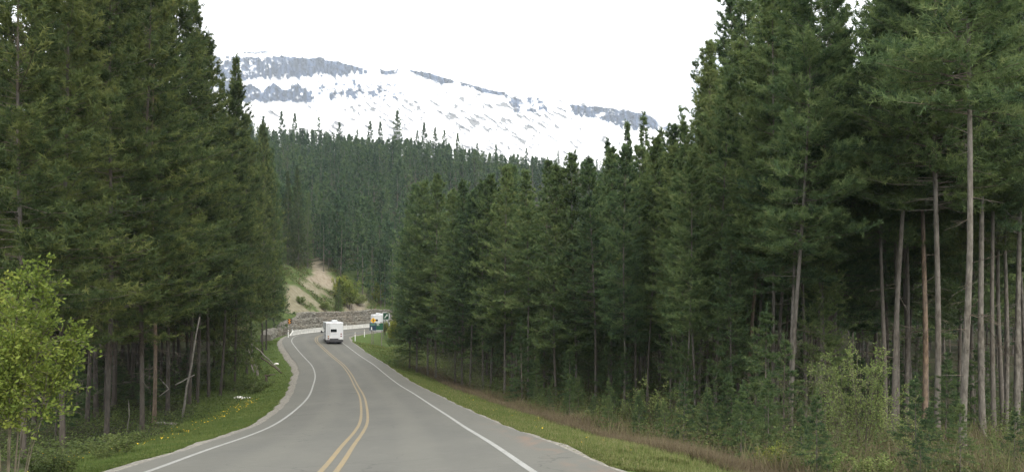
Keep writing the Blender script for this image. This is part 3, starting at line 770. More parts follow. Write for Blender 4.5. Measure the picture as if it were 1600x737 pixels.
# --- spires standing out of the hill's skyline
G_H = 'pointed trees along the hill crest'
for n_, (px, top, lab) in enumerate([
 (411, 182, 'leftmost spire of the hill crest beside the left-hand stand'), (440, 175, 'thin spire on the crest below the middle of the upper cliff'), (461, 178, 'dark thin spire right of the first two crest spires'),
 (498, 184, 'open-branched crest tree left of the middle of the hill'), (531, 192, 'small dark crest spire left of a row of three tall spires'),
 (558, 203, 'low dark spire in a dip of the crest'), (579, 190, 'first of three tall crest spires left of the tallest'), (594, 191, 'second of three tall crest spires, just left of the tallest'),
 (620, 174, 'tallest spire of the hill crest, pointed and narrow'), (652, 205, 'short spire right of the tallest crest spire'), (663, 192, 'tall dark spire right of the tallest crest spire'),
 (680, 200, 'blunt dark spire fourth from the tallest on its right'), (695, 204, 'dark spire where the crest starts to fall'), (715, 209, 'last prominent spire before the crest smooths out'),
 (745, 224, 'small crest spire below the streaked snow'), (775, 226, 'small crest spire at the middle of the photo'), (822, 232, 'small spire right of the middle on the crest'), (872, 235, 'rightmost small spire of the hill crest')]):
    d = 440+rng.uniform(-15, 15); p, ht = from_photo(px, d, top); ht = min(ht, 34)
    put_tree('spire_far%d' % (2 if 'open' in lab else n_ % 2), p[0], p[1], ht, 'spruce_tree', lab, 'tree', G_H, 'hill_needles', (0, 0), 1.0); placed.append((p[0], p[1]))

# --- filling trees inside the stands (nothing in the photo tells these apart)
ORD = ['nearest', 'second', 'third', 'fourth', 'fifth', 'sixth', 'seventh', 'eighth', 'ninth', 'tenth', 'eleventh', 'twelfth', 'thirteenth', 'fourteenth', 'fifteenth', 'sixteenth', 'seventeenth', 'eighteenth', 'nineteenth', 'twentieth', 'twenty-first', 'twenty-second', 'twenty-third', 'twenty-fourth', 'twenty-fifth']
ORD += ['twenty-sixth', 'twenty-seventh', 'twenty-eighth', 'twenty-ninth', 'thirtieth']+['thirty-'+q for q in ORD[1:9]]+['fortieth']+['forty-'+q for q in ORD[1:9]]+['last']*60
def fill(n, pxr, dr, ok, kinds, name, what, anchors, group, needles, hr, spacing=2.4):
    """anchors: image columns of front-row trees and how to call them; each label says which of those the tree stands behind"""
    c = 0; tries = 0; made = []
    while c < n and tries < 6000:
        tries += 1
        d = math.sqrt(rng.uniform(dr[0]**2, dr[1]**2)); px = rng.uniform(*pxr); x = (px-X0)/F*d
        _, u, _ = project(x, d); u = float(u[0])
        if not ok(px, d, u): continue
        if any((x-a)**2+(d-b)**2 < spacing**2 for a, b in placed): continue
        zb = h1(x, d)
        lim = -(skyline(px)+12-Y0)/F*d-zb
        ht = min(rng.uniform(*hr), lim-rng.uniform(0, 1.5))
        if ht < 9: continue
        o = put_tree(kinds(px, d), x, d, ht, name, what, 'tree', group, needles, (rng.normal(0, .014), rng.normal(0, .014)), z=zb)
        placed.append((x, d)); made.append((d, px, o)); c += 1
    per = {}
    for d, px, o in sorted(made, key=lambda q: q[0]):
        a = min(anchors, key=lambda q: abs(q[0]-px))[1]; per[a] = per.get(a, 0)+1
        o['label'] = '%s %s %s' % (ORD[per[a]-1], what, a)
    return c
pick = lambda *a: (lambda px, d: a[int(rng.integers(len(a)))])
AN_R = [(1503, 'the thickest bare trunk'), (1536, 'the grey trunk beside the thickest'), (1464, 'the right trunk of the close pair'), (1444, 'the left trunk of the close pair'), (1567, 'the slim dark trunk near the edge'), (1588, 'the trunk at the right edge'),
 (1401, 'the large green willow'), (1360, 'the narrow sky gap'), (1296, 'the very tall sparse pine'), (1250, 'the tall twiggy bush'), (1213, 'the grey trunk with twiggy bushes'), (1168, 'the bright brown trunk'), (1134, 'the right-tilting trunk'), (1106, 'the left-tilting trunk'), (1055, 'the thin pale trunk'), (1011, 'the second pale trunk'), (980, 'the pale straight trunk')]
AN_M = [(640, 'the drooping left-tip spruce'), (681, 'the round-topped yellowish pine'), (711, 'the slim three-along trunk'), (734, 'the trunk beside the shade gap'), (767, 'the bushy mid-green pine'), (788, 'the tallest bare brown trunk'), (826, 'the first roadside sapling'), (850, 'the wide dark spruce'), (868, 'the yellow-green low pine'), (900, 'the leafy full pine'), (931, 'the hidden-trunk pine'), (955, 'the broad crown beside the pale trunk'), (1000, 'the two pale straight trunks')]
AN_L = [(241, 'the bright orange-brown trunk'), (313, 'the tall sky-edge conifer'), (270, 'the boughs right of the orange trunk'), (206, 'the dim trunk beside the orange one'), (166, 'the broad hanging-bough conifer'), (118, 'the shaded left trunk'), (75, 'the yellow-green aspen'), (30, 'the left-edge conifer'), (290, 'the leaning dead tree'), (340, 'the dark slanting trunk')]
AN_B = [(352, 'the slim pointed conifer'), (386, 'the drooping-shoulder conifer'), (400, 'the grey log pile'), (416, 'the yellow-green bend conifer'), (434, 'the left end of the rock wall')]
nA = fill(76, (985, 1640), (38, 125), lambda px, d, u: u > 19, lambda px, d: (pick('pine_hi0', 'pine_hi2', 'pine_hi3', 'pine_hi4')(px, d) if px > 1400 else pick('pine_hi3', 'pine_hi4', 'low_hi1')(px, d)) if d < 60 else pick('pine_mid0', 'pine_mid1', 'pine_mid2', 'low_mid2')(px, d),
     'pine_tree', 'slender pine inside the right-hand forest behind', AN_R, 'pines behind the front row on the right', 'pine_needles', (19, 25))
nF = fill(22, (990, 1610), (33, 54), lambda px, d, u: u > 15 and not 1280 < px < 1375, lambda px, d: 'pine_hi%d' % (int(rng.integers(3)) if px > 1250 else 3),
     'pine_tree', 'slim bare-trunked pine close behind', AN_R, 'slim pines just behind the front row on the right', 'pine_needles', (19, 24), 1.7)
nB = fill(66, (630, 1010), (66, 150), lambda px, d, u: u > 14.5, pick('pine_mid0', 'pine_mid1', 'low_mid0', 'low_mid1', 'low_mid2'),
     'pine_tree', 'pine inside the middle stand behind', AN_M, 'pines inside the middle stand', 'pine_needles', (17, 23))
nC = fill(66, (-40, 345), (34, 110), lambda px, d, u: u < -14, lambda px, d: pick('low_hi0', 'low_hi1', 'pine_hi4', 'low_hi1')(px, d) if d < 58 else pick('pine_mid1', 'low_mid1', 'low_mid2', 'low_mid2')(px, d),
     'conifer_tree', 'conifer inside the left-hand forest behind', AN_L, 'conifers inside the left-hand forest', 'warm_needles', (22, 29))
nD = fill(24, (345, 436), (100, 190), lambda px, d, u: u < -15, pick('low_mid1', 'low_mid1', 'low_mid0'),
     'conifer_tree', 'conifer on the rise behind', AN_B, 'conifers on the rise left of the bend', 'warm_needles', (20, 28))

# --- the rest of the wood as one mass: the hillside and the depth behind the stands
def far_wood():
    g = np.random.default_rng(5)
    proto = []
    for i in range(10):
        c = conifer(100+i, 18, (.06, .2, .12, .3)[i % 4], (2.7, 2.6, 2.1, 2.7)[i % 4], 66, 3, 2, .95, .42, spruce=(i % 3 == 0), dead=0, sides=4)
        proto.append(c)
    pts = []
    def scatter(n, dr, pxr, cond):
        k = 0
        while k < n:
            m_ = 4000
            d = np.sqrt(g.uniform(dr[0]**2, dr[1]**2, m_)); px = g.uniform(*pxr, m_); x = (px-X0)/F*d
            _, u, _ = project(x, d); ok_ = cond(px, d, u)
            q = np.c_[x, d, px][ok_][:n-k]; pts.append(q); k += len(q)
            if len(q) == 0: break
    scatter(1500, (205, 478), (330, 1080), lambda px, d, u: (np.abs(u) > 10))
    scatter(230, (120, 205), (620, 1080), lambda px, d, u: u > 14)
    scatter(330, (118, 260), (1000, 1700), lambda px, d, u: u > 14)
    scatter(240, (104, 260), (-120, 345), lambda px, d, u: u < -14)
    scatter(110, (178, 215), (430, 640), lambda px, d, u: (u < -38))
    Q = np.concatenate(pts)
    # keep a minimum spacing
    keep = []; cell = {}
    for a in range(len(Q)):
        c0 = (int(Q[a, 0]//2.2), int(Q[a, 1]//2.2))
        if c0 in cell: continue
        cell[c0] = 1; keep.append(a)
    Q = Q[keep]; z = H(Q[:, 0], Q[:, 1])
    hts = g.uniform(14.5, 20.5, len(Q))
    lim = -(skyline(Q[:, 2])+g.uniform(0, 10, len(Q))-Y0)/F*Q[:, 1]-z
    hts = np.minimum(hts, lim); ok_ = hts > 6; Q = Q[ok_]; z = z[ok_]; hts = hts[ok_]
    Vc, Tc, ti, Vt, Ft = [], [], [], [], []; nv = 0; nt_ = 0
    for a in range(len(Q)):
        c = proto[int(g.integers(len(proto)))]; s = hts[a]/18; r = g.random()*6.28; cs, sn = math.cos(r)*s*g.uniform(.85, 1.2), math.sin(r)*s
        def tf(V):
            return np.c_[V[:, 0]*cs-V[:, 1]*sn+Q[a, 0], V[:, 0]*sn+V[:, 1]*cs+Q[a, 1], V[:, 2]*s+z[a]-.3]
        V = tf(c['crown'][0]); Vc.append(V); Tc.append(c['crown'][1]+nv); nv += len(V)
        ti.append(np.clip(c['crown'][2]+g.normal(0, .16), 0, 1))
        V = tf(c['trunk'][0]); Vt.append(V); Ft.append(c['trunk'][1]+nt_); nt_ += len(V)
    Vc = np.concatenate(Vc); Vt = np.concatenate(Vt); Tc = np.concatenate(Tc); Ft = np.concatenate(Ft)+len(Vc)
    me = np_mesh('hillside_forest', np.r_[Vc, Vt], [Tc, Ft], [M['hill_needles'], M['pine_bark']],
        mi=np.r_[np.zeros(len(Tc), int), np.ones(len(Ft), int)], attrs={'tint': np.r_[np.concatenate(ti), np.zeros(len(Vt))]})
    tag(link('hillside_forest', me), kind='stuff', label='dense dark green conifer forest covering the hillside below the mountain', cat='forest')
    print('far wood', len(Q), 'trees', len(Tc)+2*len(Ft), 'tris')
far_wood()
print('fill', nA, nB, nC, nD)
# ------------------------------------------------------------------ broad-leaved shrubs
def shrub(seed, Ht, Rm, stems, twigs, leaves, ls, lw=.45, low=.15, sweep=.5, stem_r=.02):
    g = np.random.default_rng(seed)
    a = g.random(stems)*6.283; rad = Rm*np.sqrt(g.random(stems)); hh = Ht*g.uniform(.6, 1.0, stems)*(1-.35*(rad/Rm)**2)
    b0 = np.c_[np.cos(a)*rad*.18, np.sin(a)*rad*.18, np.zeros(stems)-.1]
    tip = np.c_[np.cos(a)*rad, np.sin(a)*rad, hh]
    def sp(k, q):
        p = b0[k]+(tip-b0)[k]*q[:, None]; p[:, :2] -= ((tip-b0)[k][:, :2]*(sweep*q*(1-q))[:, None]); return p
    S = np.arange(stems); V = []; Fc = []; n = 0
    for q0, q1 in ((0, .35), (.35, .7), (.7, 1.)):
        v, f = prisms(sp(S, np.full(stems, q0)), sp(S, np.full(stems, q1)), stem_r*(1.02-q0)*hh/Ht, stem_r*(1.02-q1)*hh/Ht, 4)
        V.append(v); Fc.append(f+n); n += len(v)
    k = np.repeat(S, twigs); q = g.uniform(low, 1, len(k))**.8; A = sp(k, q)
    out = unit(np.c_[A[:, :2], np.zeros(len(A))]+1e-6)
    d = unit(out*.6+g.normal(0, .55, (len(A), 3))+np.array([0, 0, .65])); ln = g.uniform(.12, .34, len(A))*Ht*(1.1-.7*q)*.7
    B = A+d*ln[:, None]
    v, f = prisms(A, B, stem_r*.28, stem_r*.1); V.append(v); Fc.append(f+n)
    kk = np.repeat(np.arange(len(A)), leaves); r = g.uniform(.1, 1.05, len(kk))
    c = A[kk]+(B-A)[kk]*r[:, None]+g.normal(0, ls*.4, (len(kk), 3))
    ld = unit(d[kk]*.5+g.normal(0, .6, (len(kk), 3))+np.array([0, 0, .15])); up = g.normal(0, 1, (len(kk), 3))
    sd_ = unit(np.cross(ld, up)); L_ = ls*g.uniform(.6, 1.25, len(kk))[:, None]; W_ = L_*lw*.5
    Q = np.stack([c, c+ld*L_*.45+sd_*W_, c+ld*L_, c+ld*L_*.45-sd_*W_], 1).reshape(-1, 3)
    ti = np.clip(g.normal(.5, .17, len(kk))+g.normal(0, .1, len(A))[kk], 0, 1)
    return (np.concatenate(V), np.concatenate(Fc)), (Q, np.arange(len(Q)).reshape(-1, 4), np.repeat(ti, 4))
SH = {}
def shrub_kind(key, mat_, **kw):
    st_, lf = shrub(**kw)
    SH[key] = (np_mesh('stems', *st_, [M['shrub_bark']]), np_mesh('leaves', lf[0], lf[1], [M[mat_]], attrs={'tint': lf[2]}), kw['Ht'])
shrub_kind('aspen', 'young_leaves', seed=1, Ht=3.6, Rm=1.0, stems=12, twigs=40, leaves=27, ls=.064, lw=.5, low=.42, stem_r=.020)
shrub_kind('willow', 'willow_leaves', seed=2, Ht=4.8, Rm=1.5, stems=17, twigs=26, leaves=13, ls=.08, lw=.42, low=.26, stem_r=.024)
shrub_kind('thin_willow', 'willow_leaves', seed=3, Ht=3.4, Rm=.9, stems=9, twigs=16, leaves=7, ls=.085, lw=.42, low=.3, stem_r=.018)
shrub_kind('twiggy', 'willow_leaves', seed=4, Ht=4.2, Rm=1.7, stems=13, twigs=26, leaves=4, ls=.05, lw=.4, low=.15, stem_r=.015)
shrub_kind('leafy', 'young_leaves', seed=5, Ht=1.5, Rm=.7, stems=10, twigs=14, leaves=10, ls=.09, lw=.5, low=.1, stem_r=.012)
shrub_kind('juniper', 'low_plants', seed=6, Ht=1.6, Rm=1.6, stems=26, twigs=22, leaves=10, ls=.10, lw=.4, low=.05, stem_r=.015)
shrub_kind('far_aspen', 'young_leaves', seed=7, Ht=8.5, Rm=2.3, stems=16, twigs=34, leaves=8, ls=.30, lw=.6, low=.2, stem_r=.05)
SPROTO = {}
def put_shrub(key, px, d, ht, name, label, cat, group=None, leaf=None, wide=1.0):
    p = at(px, d); st_, lf, h0 = SH[key]
    r = empty(name, p, rng.random()*6.28, label, cat, group)
    s = ht/h0; r.scale = (s*wide, s*wide, s)
    link('stems', st_, r); o = link('leaves', lf, r)
    if leaf: o.material_slots[0].link = 'OBJECT'; o.material_slots[0].material = M[leaf]
    return r
put_shrub('aspen', 8, 13.2, 4.45, 'aspen_sapling', 'yellow-green leafy young aspen at the left edge of the photo by the road', 'sapling')
put_shrub('aspen', -40, 14.5, 4.5, 'aspen_sapling', 'second yellow-green aspen cut by the left edge of the photo', 'sapling')
G_S = 'shrubs along the right forest edge'
for key, px, d, top, nm, lab, leaf, wd in [
 ('willow', 1345, 27, 492, 'willow_shrub', 'large light green willow in front of the dark trunks on the right', None, 1.0),
 ('thin_willow', 1312, 28, 540, 'willow_shrub', 'small willow tucked against the left side of the large light green willow', None, 1.0),
 ('thin_willow', 1410, 25, 590, 'willow_shrub', 'sparse willow with pale upright shoots right of the large light green willow', None, 1.1),
 ('twiggy', 1250, 30, 520, 'twiggy_shrub', 'tall brown twiggy bush with few leaves left of the large willow', None, 1.0),
 ('twiggy', 1215, 33, 560, 'twiggy_shrub', 'lower brown twiggy bush left of the tall twiggy bush', None, 1.0),
 ('twiggy', 1290, 25, 600, 'twiggy_shrub', 'fine brown twiggy bush at the foot of the large willow', None, .9),
 ('leafy', 1212, 21.5, 678, 'leafy_shrub', 'small bright yellow-green shrub at the lower edge below the twiggy bushes', None, 1.0),
 ('leafy', 1290, 20, 690, 'leafy_shrub', 'low olive shrub at the lower edge under the large willow', 'willow_leaves', 1.5),
 ('leafy', 1370, 20, 700, 'leafy_shrub', 'low dull green shrub at the lower edge right of the large willow', 'willow_leaves', 1.5),
 ('thin_willow', 1565, 23, 650, 'willow_shrub', 'pale leafy willow shoots between the two rightmost trunks', None, .9),
 ('thin_willow', 1425, 22, 640, 'willow_shrub', 'short willow between the large willow and the close pair of trunks', None, 1.2),
 ('thin_willow', 1020, 41, 572, 'willow_shrub', 'bushy willow at the forest edge left of the first dark young spruce', None, 1.5),
 ('thin_willow', 1045, 38, 590, 'willow_shrub', 'willow beside the dark young spruce at the forest edge', None, 1.3),
 ('thin_willow', 1090, 36, 605, 'willow_shrub', 'small willow between the young spruces above the brown brush', None, 1.3),
 ('thin_willow', 985, 43, 600, 'willow_shrub', 'low willow at the foot of the pale straight trunk', None, 1.3),
 ('thin_willow', 945, 46, 612, 'willow_shrub', 'yellowish low willow left of the pale straight trunk', 'young_leaves', 1.2),
 ('twiggy', 925, 48, 600, 'twiggy_shrub', 'greyish twiggy bush right of the thin roadside saplings', None, .8),
 ('twiggy', 700, 82, 535, 'twiggy_shrub', 'pale yellow twiggy bush under the left part of the middle stand', None, 1.0),
 ('twiggy', 665, 90, 530, 'twiggy_shrub', 'brownish twiggy bush at the left tip of the middle stand', None, 1.0),
 ('twiggy', 745, 70, 560, 'twiggy_shrub', 'low twiggy bush at the grass edge in the middle stand', None, .9),
 ('twiggy', 635, 96, 538, 'twiggy_shrub', 'brown brushy bush on the verge right of the green road sign', None, 1.4),
]:
    p = at(px, d); put_shrub(key, px, d, max(.8, -(top-Y0)/F*d-p[2]), nm, lab, 'shrub', G_S, leaf, wd)
for px, d, ht, lab, leaf, w_ in [(546, 193, 9.5, 'bright green aspen above the rock wall right of the tan bank', None, 1.1), (530, 194, 7.5, 'smaller bright green aspen left of the larger one above the rock wall', None, 1.0),
    (612, 137, 5.0, 'light green young tree just behind the green road sign on its right', None, .8), (622, 146, 6.5, 'light green young tree at the edge of the dark stand beyond the signs', None, .8),
    (601, 160, 3.4, 'small bright green sapling beside the yellow diamond sign', None, .8), (592, 210, 7, 'yellowish aspen above the right end of the rock wall', None, .9), (432, 150, 6, 'yellow-green young tree at the left end of the rock wall', None, .9),
    (562, 200, 4.0, 'low green bush on the bank above the rock wall, right one', 'willow_leaves', 1.6), (508, 180, 2.6, 'low green bush on the bank above the motorhome', 'willow_leaves', 1.8), (470, 172, 2.2, 'scrubby bush at the foot of the tan bank', 'willow_leaves', 1.8)]:
    put_shrub('far_aspen', px, d, ht, 'aspen_tree' if 'bush' not in lab else 'bush', lab, 'tree' if 'bush' not in lab else 'shrub', 'light green growth around the far bend', leaf, w_)
for px, d, ht, lab, w_ in [(392, 68, 1.6, 'low dark green bush above the pale boulder in the left clearing', 1.3), (372, 72, 1.5, 'dark green bush at the left of the clearing beside the slanting trunk', 1.2)]:
    put_shrub('juniper', px, d, ht, 'bush', lab, 'shrub', 'bushes in the left clearing', None, w_)
for px, d, ht, lab in [(185, 24, .9, 'fresh green leafy plant on the left verge behind the dandelions'), (165, 22.5, .7, 'smaller fresh green plant on the left verge'), (92, 17, .8, 'light green weed by the brown twigs on the left verge'), (60, 16.5, .7, 'light green weed under the yellow-green aspen')]:
    put_shrub('leafy', px, d, ht, 'leafy_plant', lab, 'plant', 'leafy plants on the left verge', 'low_plants', 1.5)

# young spruces and thin saplings
G_Y = 'young spruces along the right forest edge'
for px, d, top, key, lab in [
 (1195, 33, 488, 'sapling1', 'tall young spruce with layered drooping boughs left of the twiggy bushes'),
 (1138, 28, 590, 'sapling0', 'light green young spruce with fine foliage in front of the bright brown trunk'),
 (1165, 27, 600, 'sapling2', 'pale green young spruce just right of the fine light green one'),
 (1070, 40, 540, 'sapling0', 'dark green bushy young spruce left of the tilting trunks'),
 (1120, 37, 575, 'sapling1', 'dark young spruce under the left-tilting trunk'),
 (1477, 29, 560, 'sapling1', 'dark narrow young spruce between the close pair and the thickest trunk'),
 (1450, 24, 632, 'sapling2', 'bright young spruce with wide boughs in front of the close pair of trunks'),
 (1585, 23, 640, 'sapling0', 'young spruce at the lower right corner of the photo'),
 (816, 60, 505, 'sapling1', 'tall fresh green roadside spruce, first of the thin-stemmed row'),
 (838, 58, 560, 'sapling2', 'thin-stemmed sapling second in the roadside row'),
 (864, 55, 590, 'sapling0', 'small cone-shaped young spruce low in the roadside row'),
 (890, 53, 545, 'sapling2', 'umbrella-topped thin sapling right of the small cone-shaped spruce'),
 (960, 47, 590, 'sapling1', 'young spruce right beside the pale straight trunk'),
 (910, 52, 590, 'sapling1', 'short young spruce between umbrella-topped sapling and twiggy bush'),
 (775, 66, 590, 'sapling0', 'short dark young spruce at the grass edge in the middle stand'),
 (1345, 38, 560, 'sapling0', 'shaded young spruce hidden behind the large willow'),
 (529, 186, 434, 'low_mid0', 'single dark spruce standing on the rock wall in front of the tan bank'),
 (576, 207, 432, 'spire_mid1', 'narrow spruce above the right part of the rock wall'),
]:
    p, ht = from_photo(px, d, top); put_tree(key, p[0], p[1], max(ht, 1.0), 'young_spruce', lab, 'young tree', G_Y, 'spruce_needles', (rng.normal(0, .01), 0), 1.15 if 'sap' in key else (1.3 if 'spire' in key else 1.0))

nE = 0; per = {}; tr_ = 0; made = []
while nE < 92 and tr_ < 6000:
    tr_ += 1; edge = nE >= 46; d = math.sqrt(rng.uniform((19 if edge else 26)**2, (62 if edge else 75)**2)); px = rng.uniform(830 if edge else 930, 1640); x = (px-X0)/F*d; u = float(project(x, d)[1][0])
    if u < (11.2 if edge else 14.5) or u > (15.5 if edge else 52) or any((x-a)**2+(d-b)**2 < 1.6**2 for a, b in placed) or (d < 34 and px > 1270 and not edge) or (d < 28.5 and 1285 < px < 1405): continue
    o = put_tree('sapling%d' % rng.integers(3), x, d, rng.uniform(.8, 2.6) if edge else rng.uniform(1.6, 4.6), 'young_spruce', 'young spruce', 'young tree', 'young spruces inside the right-hand forest', 'spruce_needles', (rng.normal(0, .02), 0), 1.2)
    placed.append((x, d)); made.append((d, px, o)); nE += 1
for d, px, o in sorted(made, key=lambda q: q[0]):
    a = min(AN_R, key=lambda q: abs(q[0]-px))[1]; per[a] = per.get(a, 0)+1
    o['label'] = '%s young edge spruce in line with %s' % (ORD[per[a]-1], a)

nM = 0; tr_ = 0; per = {}; made = []
AN_E = [q for q in AN_M if q[0] > 800]+[q for q in AN_R if q[0] < 1300]
while nM < 7 and tr_ < 3000:
    tr_ += 1; d = math.sqrt(rng.uniform(36**2, 66**2)); px = rng.uniform(840, 1290); x = (px-X0)/F*d; u = float(project(x, d)[1][0])
    if u < 12.5 or u > 24 or any((x-a)**2+(d-b)**2 < 1.8**2 for a, b in placed): continue
    o = put_tree(('low_mid1', 'low_mid2', 'spire_mid0', 'pine_mid1')[int(rng.integers(4))], x, d, rng.uniform(7, 13), 'pine_tree', 'half-grown pine', 'tree', 'half-grown pines at the right forest edge', 'pine_needles', (rng.normal(0, .012), 0), .95)
    placed.append((x, d)); made.append((d, px, o)); nM += 1
for d, px, o in sorted(made, key=lambda q: q[0]):
    a = min(AN_E, key=lambda q: abs(q[0]-px))[1]; per[a] = per.get(a, 0)+1
    o['label'] = '%s half-grown pine in line with %s' % (ORD[per[a]-1], a)
nL = 0; tr_ = 0; per = {}; made = []
while nL < 26 and tr_ < 3000:
    tr_ += 1; d = math.sqrt(rng.uniform(26**2, 75**2)); px = rng.uniform(60, 345); x = (px-X0)/F*d; u = float(project(x, d)[1][0])
    if u > -12.5 or u < -40 or any((x-a)**2+(d-b)**2 < 1.7**2 for a, b in placed): continue
    o = put_tree('sapling%d' % rng.integers(3), x, d, rng.uniform(1.4, 4.5), 'young_spruce', 'young spruce', 'young tree', 'young spruces inside the left-hand forest', 'spruce_needles', (rng.normal(0, .02), 0), 1.2)
    placed.append((x, d)); made.append((d, px, o)); nL += 1
for d, px, o in sorted(made, key=lambda q: q[0]):
    a = min(AN_L, key=lambda q: abs(q[0]-px))[1]; per[a] = per.get(a, 0)+1
    o['label'] = '%s young shaded spruce in line with %s' % (ORD[per[a]-1], a)

# ------------------------------------------------------------------ dead wood
def stick(name, pts, r0, r1, material, label, cat, group=None, n=7):
    g = np.random.default_rng(int(abs(pts[0][0]*100)) % 9999)
    A, B = np.array(pts[0], float), np.array(pts[-1], float); Ln = np.linalg.norm(B-A); q = np.linspace(0, 1, 7)
    if len(pts) == 2:
        mid = A+(B-A)*q[:, None]+g.normal(0, .012*Ln, (7, 3))*np.sin(q*math.pi)[:, None]
    else: mid = np.array(pts); q = np.linspace(0, 1, len(pts))
    mb = MB(); mb.tube([tuple(p) for p in mid-A], list(r0+(r1-r0)*q), n)
    o = mb.build(name, M[material], smooth=True); o.location = A
    return tag(o, label, cat, group)
def W(px, py, d): return P(px, py, d)
p = at(284, 46); stick('dead_tree', [p-np.array([0, 0, .1]), W(312, 495, 47)], .075, .035, 'grey_wood', 'thin grey dead tree leaning right against the left-hand stand', 'dead tree')
G_D = 'broken dead branches at the left forest edge'
stick('dead_branch', [W(249, 590, 43.4), W(264, 607, 43.2)], .035, .03, 'grey_wood', 'pale broken branch beside the bright orange-brown trunk, upper piece', 'branch', G_D)
stick('dead_branch', [W(264, 607, 43.2), W(248, 619, 43)], .03, .025, 'grey_wood', 'pale broken branch beside the bright orange-brown trunk, lower piece', 'branch', G_D)
stick('dead_branch', [W(274, 601, 45), W(304, 585, 46)], .045, .03, 'grey_wood', 'grey branch crossing the leaning dead trunk', 'branch', G_D)
a_, b_ = at(246, 42), at(276, 41); stick('fallen_log', [a_+[0, 0, .12], b_+[0, 0, .10]], .08, .06, 'grey_wood', 'pale fallen pole on the ground right of the bright orange-brown trunk', 'log')
stick('dead_branch', [at(197, 36), at(202, 36)+[0, 0, .9], at(201, 36)+[0, 0, 1.6]], .03, .012, 'grey_wood', 'thin bent pale stem left of the bright orange-brown trunk', 'branch', G_D)
# grey log pile in the left clearing
G_P = 'grey logs in the left clearing'
for (x0, y0, x1, y1, d, lab) in [(390, 535, 437, 557, 92, 'long grey log slanting down to the right in the left clearing'), (386, 541, 402, 556, 91, 'short grey log left of the upright stump'),
    (383, 547, 397, 560, 90, 'lowest short grey log left of the upright stump'), (408, 558, 440, 556, 88, 'thin dark log lying right of the upright stump')]:
    A = W(x0, y0, d+1); B = W(x1, y1, d-1); gA, gB = h1(*A[:2]), h1(*B[:2])
    A[2] = max(A[2], gA+.1); B[2] = max(min(B[2], gB+.5), gB+.1)
    stick('fallen_log', [A, B], .09, .06, 'grey_wood' if 'dark' not in lab else 'dark_wood', lab, 'log', G_P)
p = at(402, 90); stick('stump', [p-np.array([0, 0, .2]), p+np.array([.05, 0, 1.25])], .17, .14, 'grey_wood', 'upright broken grey stump among the logs in the left clearing', 'stump')
# dark root with arms
p = at(416, 84); mb = MB(); mb.tube([(0, 0, -.1), (.02, 0, .35), (-.05, 0, .75)], [.16, .13, .07], 7); mb.tube([(0, 0, .55), (.45, 0, .72), (.95, .1, .74)], [.09, .07, .03], 6); mb.tube([(0, 0, .5), (-.3, .1, .7)], [.07, .03], 6)
o = mb.build('root_snag', M['dark_wood'], smooth=True); o.location = p; tag(o, 'dark twisted root snag on the left verge near the bend', 'root')
# boulders
def boulder(name, p, s, material, label, group=None, seed=0):
    import bmesh
    g = np.random.default_rng(seed); bm = bmesh.new(); bmesh.ops.create_icosphere(bm, subdivisions=2, radius=1)
    for v in bm.verts:
        v.co *= 1+.5*(fbm(v.co.x*1.3+seed, v.co.y*1.3+v.co.z*2, 3)-.5); v.co.x *= s[0]; v.co.y *= s[1]; v.co.z *= s[2]
    me = bpy.data.meshes.new(name); bm.to_mesh(me); bm.free(); me.materials.append(M[material])
    o = link(name, me); o.location = p; return tag(o, label, 'rock', group)
boulder('boulder', at(374, 64)+[0, 0, .08], (.55, .35, .22), 'pale_rock', 'flat pale boulder lying in the grass of the left clearing', seed=3)
boulder('boulder', at(388, 64)+[0, 0, .04], (.28, .2, .12), 'pale_rock', 'small pale stone right of the flat pale boulder', seed=4)
boulder('boulder', at(432, 100)+[0, 0, .1], (.3, .25, .18), 'pale_rock', 'small pale stone on the grass near the white marker post', seed=5)

# ------------------------------------------------------------------ gabion wall, concrete barrier
def station(y): return int(np.abs(CL[:, 1]-y).argmin())
m, t, b = mat('wall_stone', .95, .15); M['wall_stone'] = m
c = ramp(t, attr(t, 'tint'), [(.0, (.13, .125, .107)), (.35, (.185, .177, .15)), (.7, (.235, .225, .19)), (1, (.31, .30, .265))])
c = mixc(t, ramp(t, noise(t, .12, 3), [(.45, (0,)*3), (.65, (.35,)*3)]), c, (.22, .165, .11))
L(t, c, b.inputs['Base Color'])
m, t, b = mat('gabion_core', .95, .1); M['gabion_core'] = m
L(t, ramp(t, noise(t, 2.2, 5), [(.3, (.10, .092, .076)), (.7, (.18, .165, .138))]), b.inputs['Base Color'])
wall = empty('gabion_wall', (*(CL[station(165), :2]-RGT[station(165)]*8.3), CL[station(165), 2]), 0, 'long three-tiered stone gabion wall behind the concrete barrier at the bend', 'wall')
WO = np.array(wall.location)
